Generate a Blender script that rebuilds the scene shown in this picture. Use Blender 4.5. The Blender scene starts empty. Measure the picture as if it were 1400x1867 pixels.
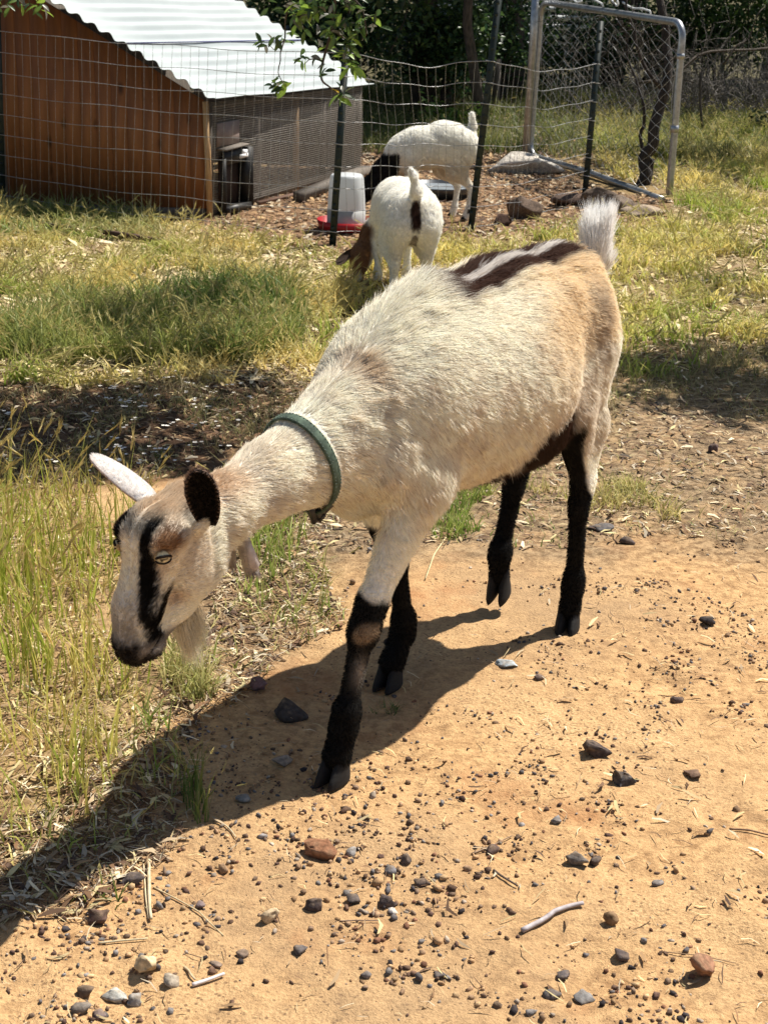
import bpy, math, random
import numpy as np
from mathutils import Vector
rng = np.random.default_rng(7); random.seed(7)
sc = bpy.context.scene
COL = sc.collection
# ------------------------------------------------------------------ camera, light, exposure
PITCH, ROLL, CAM_H, FPX = math.radians(20), math.radians(1.5), 1.35, 2800.0
cam_fw = np.array([0, math.cos(PITCH), -math.sin(PITCH)]); _r0 = np.array([1., 0, 0]); _u0 = np.cross(_r0, cam_fw)
cam_rt = _r0*math.cos(ROLL) + _u0*math.sin(ROLL); cam_up = np.cross(cam_rt, cam_fw)
CAM = np.array([0, 0, CAM_H])
cd = bpy.data.cameras.new('camera'); co = bpy.data.objects.new('camera', cd); COL.objects.link(co)
cd.sensor_fit = 'VERTICAL'; cd.sensor_height = 24.0; cd.lens = 24.0*FPX/1867.0; cd.clip_end = 1000; cd.clip_start = 0.05
from mathutils import Matrix
M = Matrix(((cam_rt[0], cam_up[0], -cam_fw[0], 0), (cam_rt[1], cam_up[1], -cam_fw[1], 0), (cam_rt[2], cam_up[2], -cam_fw[2], CAM_H), (0, 0, 0, 1)))
co.matrix_world = M; sc.camera = co
cd.dof.use_dof = True; cd.dof.focus_distance = 2.9; cd.dof.aperture_fstop = 14.0
SUN_EL = math.radians(57); SUN_AZ = math.atan2(.76, .65)      # azimuth from +Y towards +X
sun_dir = np.array([math.sin(SUN_AZ)*math.cos(SUN_EL), math.cos(SUN_AZ)*math.cos(SUN_EL), math.sin(SUN_EL)])
sd = bpy.data.lights.new('sun', 'SUN'); sd.energy = 5.0; sd.angle = math.radians(.53); sd.color = (1.0, .95, .87)
so = bpy.data.objects.new('sun', sd); COL.objects.link(so)
so.rotation_euler = Vector(sun_dir).to_track_quat('Z', 'Y').to_euler(); so.location = (3, 4, 8)
w = bpy.data.worlds.new('World'); sc.world = w; w.use_nodes = True
nt = w.node_tree; nt.nodes.clear()
sky = nt.nodes.new('ShaderNodeTexSky'); sky.sky_type = 'NISHITA'; sky.sun_disc = False
sky.sun_elevation = SUN_EL; sky.sun_rotation = SUN_AZ
bg = nt.nodes.new('ShaderNodeBackground'); bg.inputs[1].default_value = .06
ow = nt.nodes.new('ShaderNodeOutputWorld'); nt.links.new(sky.outputs[0], bg.inputs[0]); nt.links.new(bg.outputs[0], ow.inputs[0])
vs = sc.view_settings; vs.view_transform = 'Standard'; vs.look = 'None'; vs.gamma = 1; vs.exposure = 0.70; vs.use_curve_mapping = False
sc.cycles.max_bounces = 7; sc.cycles.diffuse_bounces = 4; sc.cycles.transparent_max_bounces = 8
sc.cycles_curves.shape = 'THICK' if hasattr(sc, 'cycles_curves') else None
sc.cycles.use_denoising = True

def ray(px, py):
    return cam_fw + cam_rt*(px-700)/FPX - cam_up*(py-933.5)/FPX
def G(px, py, z=0.0):
    d = ray(px, py); return CAM + d*(z-CAM_H)/d[2]
def AY(px, py, y):                       # point of the sight line at a given distance y
    d = ray(px, py); return CAM + d*(y/d[1])
def project(P):
    q = P-CAM; ww = q@cam_fw
    return 700+FPX*(q@cam_rt)/ww, 933.5-FPX*(q@cam_up)/ww

# ------------------------------------------------------------------ helpers
def tag(o, label=None, cat=None, group=None, kind=None):
    if label: o['label'] = label
    if cat: o['category'] = cat
    if group: o['group'] = group
    if kind: o['kind'] = kind
    return o
def empty(name, loc, rz=0):
    o = bpy.data.objects.new(name, None); COL.objects.link(o); o.location = loc; o.rotation_euler = (0, 0, rz); o.empty_display_size = .1
    return o
def mesh_np(name, V, F, mat=None, smooth=False, col=None, attrs=None):
    V = np.asarray(V, np.float32); me = bpy.data.meshes.new(name)
    if isinstance(F, np.ndarray):
        F = [F]
    F = [np.asarray(f, np.int32) for f in F if len(f)]
    nl = sum(f.size for f in F); nf = sum(len(f) for f in F)
    me.vertices.add(len(V)); me.vertices.foreach_set('co', V.ravel())
    me.loops.add(nl); me.loops.foreach_set('vertex_index', np.concatenate([f.ravel() for f in F]))
    me.polygons.add(nf)
    tot = np.concatenate([np.full(len(f), f.shape[1], np.int32) for f in F])
    st = np.concatenate([[0], np.cumsum(tot)[:-1]]).astype(np.int32)
    me.polygons.foreach_set('loop_start', st); me.polygons.foreach_set('loop_total', tot)
    me.update(calc_edges=True); me.validate()
    if smooth: me.polygons.foreach_set('use_smooth', np.ones(len(me.polygons), bool))
    if col is not None:
        a = me.attributes.new('col', 'FLOAT_COLOR', 'POINT')
        c = np.ones((len(V), 4), np.float32); c[:, :3] = col; a.data.foreach_set('color', c.ravel())
    for k, v in (attrs or {}).items():
        a = me.attributes.new(k, 'FLOAT', 'POINT'); a.data.foreach_set('value', np.asarray(v, np.float32))
    if mat: me.materials.append(mat)
    return me
def link(name, me, parent=None, loc=None):
    o = bpy.data.objects.new(name, me); COL.objects.link(o)
    if parent: o.parent = parent
    if loc is not None: o.location = loc
    return o
class MB:                                   # collects simple shapes into one mesh
    def __init__(s): s.v = []; s.q = []; s.t = []; s.n = 0
    def add(s, V, Q=(), T=()):
        V = np.asarray(V, float); s.v.append(V)
        if len(Q): s.q.append(np.asarray(Q)+s.n)
        if len(T): s.t.append(np.asarray(T)+s.n)
        s.n += len(V)
    def box(s, c, size, ax=None):
        ax = np.eye(3) if ax is None else np.asarray(ax)
        P = np.array([[x, y, z] for x in (-.5, .5) for y in (-.5, .5) for z in (-.5, .5)])*np.asarray(size)
        s.add(P@ax+np.asarray(c), [[0, 1, 3, 2], [4, 6, 7, 5], [0, 4, 5, 1], [2, 3, 7, 6], [0, 2, 6, 4], [1, 5, 7, 3]])
    def bar(s, a, b, w_, h_=None, up=(0, 0, 1)):
        a = np.asarray(a, float); b = np.asarray(b, float); d = b-a; L = np.linalg.norm(d); d = d/L
        u = np.cross(np.asarray(up, float), d)
        if np.linalg.norm(u) < 1e-4: u = np.cross([1., 0, 0], d)
        u = u/np.linalg.norm(u); v = np.cross(d, u)
        s.box((a+b)/2, (L, w_, h_ or w_), np.array([d, u, v]))
    def tube(s, P, R, n=6, cap=True):
        P = np.asarray(P, float); m = len(P); R = np.broadcast_to(np.asarray(R, float), (m,))
        T = np.gradient(P, axis=0); T /= np.linalg.norm(T, axis=1)[:, None]+1e-12
        ref = np.array([0, 0, 1.]) if abs(T[0][2]) < .9 else np.array([1., 0, 0])
        rings = []
        u = np.cross(ref, T[0]); u /= np.linalg.norm(u)
        for i in range(m):
            u = u-T[i]*(u@T[i]); u /= np.linalg.norm(u)+1e-12; v = np.cross(T[i], u)
            a = np.arange(n)*2*math.pi/n
            rings.append(P[i]+R[i]*(np.cos(a)[:, None]*u+np.sin(a)[:, None]*v))
        V = np.concatenate(rings); Q = []
        for i in range(m-1):
            for j in range(n):
                Q.append([i*n+j, i*n+(j+1) % n, (i+1)*n+(j+1) % n, (i+1)*n+j])
        T3 = []
        if cap:
            V = np.concatenate([V, [P[0]], [P[-1]]]); k = m*n
            for j in range(n):
                T3.append([k, (j+1) % n, j]); T3.append([k+1, (m-1)*n+j, (m-1)*n+(j+1) % n])
        s.add(V, Q, T3)
    def mesh(s, name, mat, smooth=False):
        F = []
        if s.q: F.append(np.concatenate(s.q))
        if s.t: F.append(np.concatenate(s.t))
        return mesh_np(name, np.concatenate(s.v), F, mat, smooth)
    def build(s, name, mat, parent=None, smooth=False):
        return link(name, s.mesh(name, mat, smooth), parent)
def hash3(ix, iy, iz, seed=0):
    n = (ix*374761393+iy*668265263+iz*2147483647+seed*974634777) & 0xffffffff
    n = ((n ^ (n >> 13))*1274126177) & 0xffffffff
    return ((n ^ (n >> 16)) & 0xffffff)/float(0xffffff)
def noise(P, seed=0):
    P = np.asarray(P, float)
    if P.shape[1] == 2: P = np.c_[P, np.zeros(len(P))]
    I = np.floor(P).astype(np.int64); f = P-I; f = f*f*(3-2*f); r = 0
    for dx in (0, 1):
        for dy in (0, 1):
            for dz in (0, 1):
                wgt = (f[:, 0] if dx else 1-f[:, 0])*(f[:, 1] if dy else 1-f[:, 1])*(f[:, 2] if dz else 1-f[:, 2])
                r = r+wgt*hash3(I[:, 0]+dx, I[:, 1]+dy, I[:, 2]+dz, seed)
    return r*2-1
def fbm(P, oct=4, seed=0):
    P = np.asarray(P, float); a = 1; s = 0
    for o in range(oct): s = s+a*noise(P*2**o, seed+o); a *= .5
    return s
def sstep(a, b, x):
    t = np.clip((x-a)/(b-a), 0, 1); return t*t*(3-2*t)
def inpoly(P, poly):
    x, y = P[:, 0], P[:, 1]; c = np.zeros(len(P), bool); n = len(poly)
    for i in range(n):
        x1, y1 = poly[i]; x2, y2 = poly[(i+1) % n]
        if y1 == y2: continue
        c ^= ((y1 > y) != (y2 > y)) & (x < (x2-x1)*(y-y1)/(y2-y1)+x1)
    return c

# ------------------------------------------------------------------ materials
def new_mat(name):
    m = bpy.data.materials.new(name); m.use_nodes = True; n = m.node_tree; n.nodes.clear()
    out = n.nodes.new('ShaderNodeOutputMaterial'); return m, n, out
def principled(n, out, rough=.6, metal=0, spec=.4):
    b = n.nodes.new('ShaderNodeBsdfPrincipled'); b.inputs['Roughness'].default_value = rough; b.inputs['Metallic'].default_value = metal
    b.inputs['Specular IOR Level'].default_value = spec
    n.links.new(b.outputs[0], out.inputs[0]); return b
def noise_node(n, scale, detail=6, rough=.6, coord='Object', vscale=None):
    tc = n.nodes.new('ShaderNodeTexCoord'); t = n.nodes.new('ShaderNodeTexNoise'); t.inputs['Scale'].default_value = scale
    t.inputs['Detail'].default_value = detail; t.inputs['Roughness'].default_value = rough
    if vscale:
        mp = n.nodes.new('ShaderNodeMapping'); mp.inputs['Scale'].default_value = vscale
        n.links.new(tc.outputs[coord], mp.inputs[0]); n.links.new(mp.outputs[0], t.inputs['Vector'])
    else: n.links.new(tc.outputs[coord], t.inputs['Vector'])
    return t
def ramp(n, src, stops):
    r = n.nodes.new('ShaderNodeValToRGB'); e = r.color_ramp.elements
    while len(e) > 1: e.remove(e[-1])
    e[0].position = stops[0][0]; e[0].color = (*stops[0][1], 1)
    for p, c in stops[1:]:
        x = e.new(p); x.color = (*c, 1)
    n.links.new(src, r.inputs[0]); return r.outputs[0]
def bump(n, src, strength, dist, b):
    k = n.nodes.new('ShaderNodeBump'); k.inputs['Strength'].default_value = strength; k.inputs['Distance'].default_value = dist
    n.links.new(src, k.inputs['Height']); n.links.new(k.outputs[0], b.inputs['Normal']); return k
def simple(name, c1, c2, scale=20, rough=.6, metal=0, bmp=.3, bd=.002, vscale=None, spec=.4, mid=.5, wid=.2):
    m, n, out = new_mat(name); b = principled(n, out, rough, metal, spec)
    t = noise_node(n, scale, vscale=vscale); c = ramp(n, t.outputs[0], [(mid-wid, c1), (mid+wid, c2)])
    n.links.new(c, b.inputs['Base Color'])
    if bmp: bump(n, t.outputs[0], bmp, bd, b)
    return m
def attr_mat(name, rough=.7, transl=0, noise_scale=0, spec=.3, bmp=0, nmix=.5, metal=0):
    m, n, out = new_mat(name); b = principled(n, out, rough, metal, spec)
    a = n.nodes.new('ShaderNodeAttribute'); a.attribute_name = 'col'; c = a.outputs['Color']
    if noise_scale:
        t = noise_node(n, noise_scale); r = ramp(n, t.outputs[0], [(.3, (nmix,)*3), (.7, (1.25,)*3)])
        mx = n.nodes.new('ShaderNodeMix'); mx.data_type = 'RGBA'; mx.blend_type = 'MULTIPLY'; mx.inputs[0].default_value = 1
        n.links.new(c, mx.inputs[6]); n.links.new(r, mx.inputs[7]); c = mx.outputs[2]
        if bmp: bump(n, t.outputs[0], bmp, .003, b)
    n.links.new(c, b.inputs['Base Color'])
    if transl:
        tr = n.nodes.new('ShaderNodeBsdfTranslucent'); n.links.new(c, tr.inputs[0])
        ms = n.nodes.new('ShaderNodeMixShader'); ms.inputs[0].default_value = transl
        n.links.new(b.outputs[0], ms.inputs[1]); n.links.new(tr.outputs[0], ms.inputs[2]); n.links.new(ms.outputs[0], out.inputs[0])
    return m
M_grass = attr_mat('grass_blade', .55, .4, spec=.35)
M_leafmat = attr_mat('leaf', .4, .35, spec=.5)
M_litter = attr_mat('litter', .85, .12)
M_stone = attr_mat('stone', .95, 0, 90, .12, .9, .45)
M_fur = attr_mat('fur', .6, .52, spec=.16)
M_skin = attr_mat('hide', .8, 0, 90, .2, .4, .7)
M_bark = simple('bark', (.035, .028, .02), (.14, .11, .085), 18, .9, bmp=.8, bd=.02, vscale=(3, 3, .8))
M_twig = simple('twig_bark', (.07, .06, .05), (.2, .18, .16), 30, .9)
M_galv = simple('galvanised_steel', (.26, .27, .28), (.46, .47, .48), 35, .38, .8, bmp=.15, bd=.001)
M_wire = simple('galvanised_wire', (.22, .22, .215), (.5, .5, .49), 60, .4, .65, bmp=0)
M_post = simple('green_post_paint', (.006, .014, .013), (.018, .03, .026), 30, .5, bmp=.1)
M_clip = simple('post_clip_wire', (.4, .4, .38), (.6, .6, .58), 30, .35, .9, bmp=0)

# ------------------------------------------------------------------ ground
def wpoly(pts): return [tuple(G(a, b)[:2]) for a, b in pts]
Z_backleft = wpoly([(-200, 392), (60, 388), (200, 405), (420, 425), (600, 462), (640, 520), (600, 640), (545, 700), (330, 690), (150, 705), (-300, 700)])
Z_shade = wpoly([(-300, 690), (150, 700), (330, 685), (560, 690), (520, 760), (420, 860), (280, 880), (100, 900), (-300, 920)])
Z_tall = wpoly([(-300, 900), (175, 900), (215, 960), (215, 1100), (270, 1240), (280, 1330), (255, 1420), (190, 1460), (100, 1530), (-200, 1680)])
Z_mid = wpoly([(420, 930), (520, 900), (570, 960), (600, 1080), (560, 1140), (480, 1150), (430, 1100), (420, 1020)])
Z_mid2 = wpoly([(300, 1180), (400, 1200), (420, 1290), (390, 1330), (300, 1330), (250, 1260)])
Z_tuft = wpoly([(785, 900), (820, 890), (875, 900), (880, 950), (850, 985), (800, 985)])
Z_tuft2 = wpoly([(930, 875), (1180, 880), (1185, 930), (1080, 935), (960, 925), (930, 905)])
Z_right = wpoly([(640, 480), (830, 440), (1010, 418), (1225, 412), (1245, 350), (1150, 330), (1080, 300), (1060, 210), (1500, 190), (1700, 400), (1500, 640), (1130, 680), (900, 600), (620, 620)])
Z_weed = wpoly([(1000, 640), (1500, 620), (1500, 780), (1300, 730), (1130, 740), (1130, 800), (1000, 800)])
Z_pen = wpoly([(-200, 400), (200, 425), (400, 445), (600, 475), (700, 485), (860, 430), (960, 418), (1060, 405), (1200, 402), (1215, 360), (1120, 350), (960, 290), (900, 260), (650, 270), (380, 330), (-200, 350)])
Z_nogr = wpoly([(560, 520), (700, 500), (760, 560), (640, 650), (545, 700), (500, 690), (560, 600)])
def zone_masks(P, jitter=.06):
    Q = P+np.c_[fbm(P*3, 3, 11), fbm(P*3, 3, 12)]*jitter
    return Q
def zheight(P):
    z = .018*fbm(P*.9, 3, 3)+.006*fbm(P*5, 3, 5)
    near = np.exp(-((P[:, 1]-3)/4)**2)
    z = z*.6+near*(.0034*fbm(P*17, 4, 8)+.0018*noise(P*60, 9))
    foot = 0
    for c in ((.41, 3.05), (-.09, 2.37), (.02, 2.70)):
        foot = foot+np.exp(-((P[:, 0]-c[0])**2+(P[:, 1]-c[1])**2)/.09**2)
    for (cx_, cy_, rr_, dd_) in ((.62, 2.02, .05, .012), (.30, 1.85, .06, .007), (.85, 2.5, .06, .010), (-.35, 1.75, .05, .008), (.55, 2.75, .05, .008), (.15, 1.62, .05, .006)):
        q_ = ((P[:, 0]-cx_)/rr_)**2+((P[:, 1]-cy_)/(rr_*1.5))**2; z = z-dd_*np.exp(-q_)*near+dd_*.5*np.exp(-(np.sqrt(q_)-1.5)**2*4)*near
    return z*(1-np.clip(foot, 0, 1)*.9)
ys = [0.9]
while ys[-1] < 260: ys.append(ys[-1]+max(.009, .0045*ys[-1]*(1 if ys[-1] < 8 else 1+.25*(ys[-1]-8))))
ys = np.array([-30, -8, -2, .2]+ys)
u = np.linspace(-1, 1, 341); xs = np.sinh(u*6.4)/np.sinh(6.4)*260
xs = np.unique(np.concatenate([np.linspace(-2.2, 2.2, 340), xs[np.abs(xs) > 2.2], [-260, 260]]))
X, Y = np.meshgrid(xs, ys); P2 = np.c_[X.ravel(), Y.ravel()]
Zg = zheight(P2); nx, ny = len(xs), len(ys)
i = np.arange(nx*ny).reshape(ny, nx)
F = np.stack([i[:-1, :-1], i[:-1, 1:], i[1:, 1:], i[1:, :-1]], -1).reshape(-1, 4)
Qz = zone_masks(P2)
def soft(poly, P, r=.07):
    a = 0
    for dx, dy in ((0, 0), (r, 0), (-r, 0), (0, r), (0, -r), (r*.7, r*.7), (-r*.7, -r*.7), (r*.7, -r*.7), (-r*.7, r*.7)): a = a+inpoly(P+[dx, dy], poly)
    return a/9.
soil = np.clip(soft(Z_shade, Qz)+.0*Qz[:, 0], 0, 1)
duff = np.clip(.85*sstep(5.0, 6.0, P2[:, 1]+.4*fbm(P2*1.5, 2, 5))+soft(Z_backleft, Qz)+soft(Z_right, Qz)+soft(Z_tall, Qz)*.6+.6*soft(Z_weed, Qz)+.6*soft(Z_mid, Qz), 0, 1)
pen = soft(Z_pen, Qz)
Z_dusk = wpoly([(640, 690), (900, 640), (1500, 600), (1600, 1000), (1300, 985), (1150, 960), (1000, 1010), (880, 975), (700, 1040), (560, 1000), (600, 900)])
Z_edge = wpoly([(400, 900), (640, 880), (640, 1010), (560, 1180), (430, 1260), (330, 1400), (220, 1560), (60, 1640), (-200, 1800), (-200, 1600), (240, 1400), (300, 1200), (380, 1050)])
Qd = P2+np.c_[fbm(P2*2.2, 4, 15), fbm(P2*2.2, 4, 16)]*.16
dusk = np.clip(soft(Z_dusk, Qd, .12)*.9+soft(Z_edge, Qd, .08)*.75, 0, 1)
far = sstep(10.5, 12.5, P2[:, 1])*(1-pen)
M_ground, n, out = new_mat('ground_dirt'); b = principled(n, out, .92, 0, .15)
def amask(nm):
    a = n.nodes.new('ShaderNodeAttribute'); a.attribute_name = nm; return a.outputs['Fac']
def mixc(f, a, b_):
    m = n.nodes.new('ShaderNodeMix'); m.data_type = 'RGBA'; n.links.new(f, m.inputs[0])
    for s, k in ((a, 6), (b_, 7)):
        if isinstance(s, tuple): m.inputs[k].default_value = (*s, 1)
        else: n.links.new(s, m.inputs[k])
    return m.outputs[2]
t1 = noise_node(n, 2.2, 8, .65); t2 = noise_node(n, 38, 8, .75); t3 = noise_node(n, 9, 6, .7); t4 = noise_node(n, 170, 4, .7)
sand = mixc(ramp(n, t2.outputs[0], [(.40, (0,)*3), (.58, (1,)*3)]), (.35, .20, .09), (.65, .405, .19))
sand = mixc(ramp(n, t1.outputs[0], [(.42, (0,)*3), (.62, (1,)*3)]), sand, mixc(ramp(n, t4.outputs[0], [(.4, (0,)*3), (.6, (1,)*3)]), (.45, .275, .13), (.71, .465, .23)))
sand = mixc(ramp(n, t3.outputs[0], [(.56, (0,)*3), (.7, (.6,)*3)]), sand, (.25, .15, .075))
vor = n.nodes.new('ShaderNodeTexVoronoi'); vor.inputs['Scale'].default_value = 75; tcv = n.nodes.new('ShaderNodeTexCoord'); n.links.new(tcv.outputs['Object'], vor.inputs['Vector'])
spk = n.nodes.new('ShaderNodeMath'); spk.operation = 'MULTIPLY'; n.links.new(ramp(n, vor.outputs['Distance'], [(.16, (1,)*3), (.24, (0,)*3)]), spk.inputs[0]); n.links.new(ramp(n, t1.outputs[0], [(.40, (0,)*3), (.55, (.8,)*3)]), spk.inputs[1])
sand = mixc(spk.outputs[0], sand, (.15, .085, .045))
t5 = noise_node(n, .9, 5, .6); sand = mixc(ramp(n, t5.outputs[0], [(.46, (0,)*3), (.62, (.6,)*3)]), sand, (.36, .24, .135)); t6 = noise_node(n, 3.1, 6, .65, vscale=(1, .8, 1)); sand = mixc(ramp(n, t6.outputs[0], [(.56, (0,)*3), (.68, (.7,)*3)]), sand, (.42, .20, .085))
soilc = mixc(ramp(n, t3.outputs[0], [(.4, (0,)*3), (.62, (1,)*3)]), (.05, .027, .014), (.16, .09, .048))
duffc = mixc(ramp(n, t2.outputs[0], [(.4, (0,)*3), (.6, (1,)*3)]), (.13, .085, .035), (.36, .26, .12))
penc = mixc(ramp(n, t2.outputs[0], [(.4, (0,)*3), (.6, (1,)*3)]), (.13, .075, .04), (.33, .20, .11))
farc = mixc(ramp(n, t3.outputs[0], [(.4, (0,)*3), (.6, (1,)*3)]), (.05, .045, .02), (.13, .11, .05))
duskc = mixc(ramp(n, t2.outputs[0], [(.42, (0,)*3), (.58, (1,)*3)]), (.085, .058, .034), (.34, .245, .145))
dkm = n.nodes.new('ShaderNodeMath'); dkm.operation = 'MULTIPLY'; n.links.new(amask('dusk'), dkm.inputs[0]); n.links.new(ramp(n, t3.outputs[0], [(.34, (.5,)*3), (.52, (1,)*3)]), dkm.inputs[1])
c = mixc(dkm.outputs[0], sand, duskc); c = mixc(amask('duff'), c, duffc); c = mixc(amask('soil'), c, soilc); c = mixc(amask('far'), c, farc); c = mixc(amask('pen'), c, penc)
n.links.new(c, b.inputs['Base Color'])
ad = n.nodes.new('ShaderNodeMath'); ad.operation = 'ADD'; n.links.new(t2.outputs[0], ad.inputs[0]); n.links.new(t4.outputs[0], ad.inputs[1])
bump(n, ad.outputs[0], .8, .008, b)
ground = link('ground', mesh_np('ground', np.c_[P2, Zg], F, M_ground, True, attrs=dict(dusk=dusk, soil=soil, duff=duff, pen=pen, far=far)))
tag(ground, kind='structure')
def gz(x, y): return zheight(np.array([[x, y]]))[0]

# ------------------------------------------------------------------ stones
def ico(sub):
    import bmesh
    bm = bmesh.new(); bmesh.ops.create_icosphere(bm, subdivisions=sub, radius=1); V = np.array([v.co[:] for v in bm.verts]); F_ = np.array([[v.index for v in f.verts] for f in bm.faces]); bm.free(); return V, F_
ICO1, ICO2, ICO3 = ico(1), ico(2), ico(3)
def rock_shape(base, seed, cuts=7, amp=.15):
    V, F_ = base; r = np.random.default_rng(seed); V = V.copy()
    for k in range(cuts):                                   # facet planes
        d = r.normal(size=3); d /= np.linalg.norm(d); h = r.uniform(.42, .8)
        s = V@d; V = V-np.outer(np.maximum(s-h, 0), d)
    V = V*(1+amp*.5*noise(V*2+seed*7.3, seed)[:, None])
    return V, F_
def scatter_stones(name, pts, sizes, cols, label, cat, seed, base=ICO1):
    r = np.random.default_rng(seed); shapes = [rock_shape(base, seed*50+k, 6, .7) for k in range(24)]
    VV, FF, CC = [], [], []; off = 0
    zz = zheight(pts)
    for k, (p, s, c_) in enumerate(zip(pts, sizes, cols)):
        V, F_ = shapes[k % 24]; a = r.uniform(0, 6.28); ca, sa = math.cos(a), math.sin(a)
        W = V*np.array([1, r.uniform(.5, .95), r.uniform(.5, .95)])*s
        W = np.c_[W[:, 0]*ca-W[:, 1]*sa, W[:, 0]*sa+W[:, 1]*ca, W[:, 2]]
        W = W+[p[0], p[1], zz[k]+s*r.uniform(-.05, .4)]
        VV.append(W); FF.append(F_+off); off += len(W); CC.append(np.tile(c_, (len(W), 1)))
    o = link(name, mesh_np(name, np.concatenate(VV), np.concatenate(FF), M_stone, False, np.concatenate(CC)))
    return tag(o, label, cat, kind='stuff')
N = 64000
cand = np.c_[rng.uniform(-1.2, 1.6, N), 1.55+rng.random(N)**1.25*3.3]
dens = sstep(-.1, 1.0, fbm(cand*1.8, 3, 21)+.75*fbm(cand*8, 2, 23)+.15)
patch = np.exp(-(((cand[:, 0]-.0)/.33)**2+((cand[:, 1]-2.15)/.33)**2))*.8
bad = inpoly(cand, Z_shade) | inpoly(cand, Z_tall)
keep = rng.random(N) < (dens**1.7*.60+patch*.55+.05)*np.where(bad, .25, 1)
cand = cand[keep]
mv = rng.random(len(cand)) < .40; seeds = cand[rng.integers(0, len(cand), 260)]; sd_i = rng.integers(0, 260, mv.sum())
cand[mv] = seeds[sd_i]+rng.normal(0, .013, (mv.sum(), 2))*(1+.8*rng.random((mv.sum(), 1)))
sz = .0014+(.0050+.0022*np.exp(-(((cand[:, 0]-.02)/.4)**2+((cand[:, 1]-1.95)/.35)**2)))*rng.random(len(cand))**2.3+np.where(rng.random(len(cand)) < .08, .0035*rng.random(len(cand))+.001, 0)
pal = np.array([[.40, .25, .13], [.34, .21, .11], [.45, .30, .16], [.25, .16, .095], [.30, .19, .11], [.22, .15, .10], [.10, .06, .045], [.12, .075, .05], [.15, .09, .06], [.18, .12, .08], [.13, .115, .11], [.20, .18, .165], [.36, .29, .22], [.20, .10, .06], [.06, .05, .05]])
scatter_stones('gravel', cand, sz, pal[rng.integers(0, len(pal), len(cand))]*rng.uniform(.8, 1.6, (len(cand), 1)), 'small dark pebbles and dirt crumbs scattered over the sandy path', 'gravel', 3)
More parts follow.
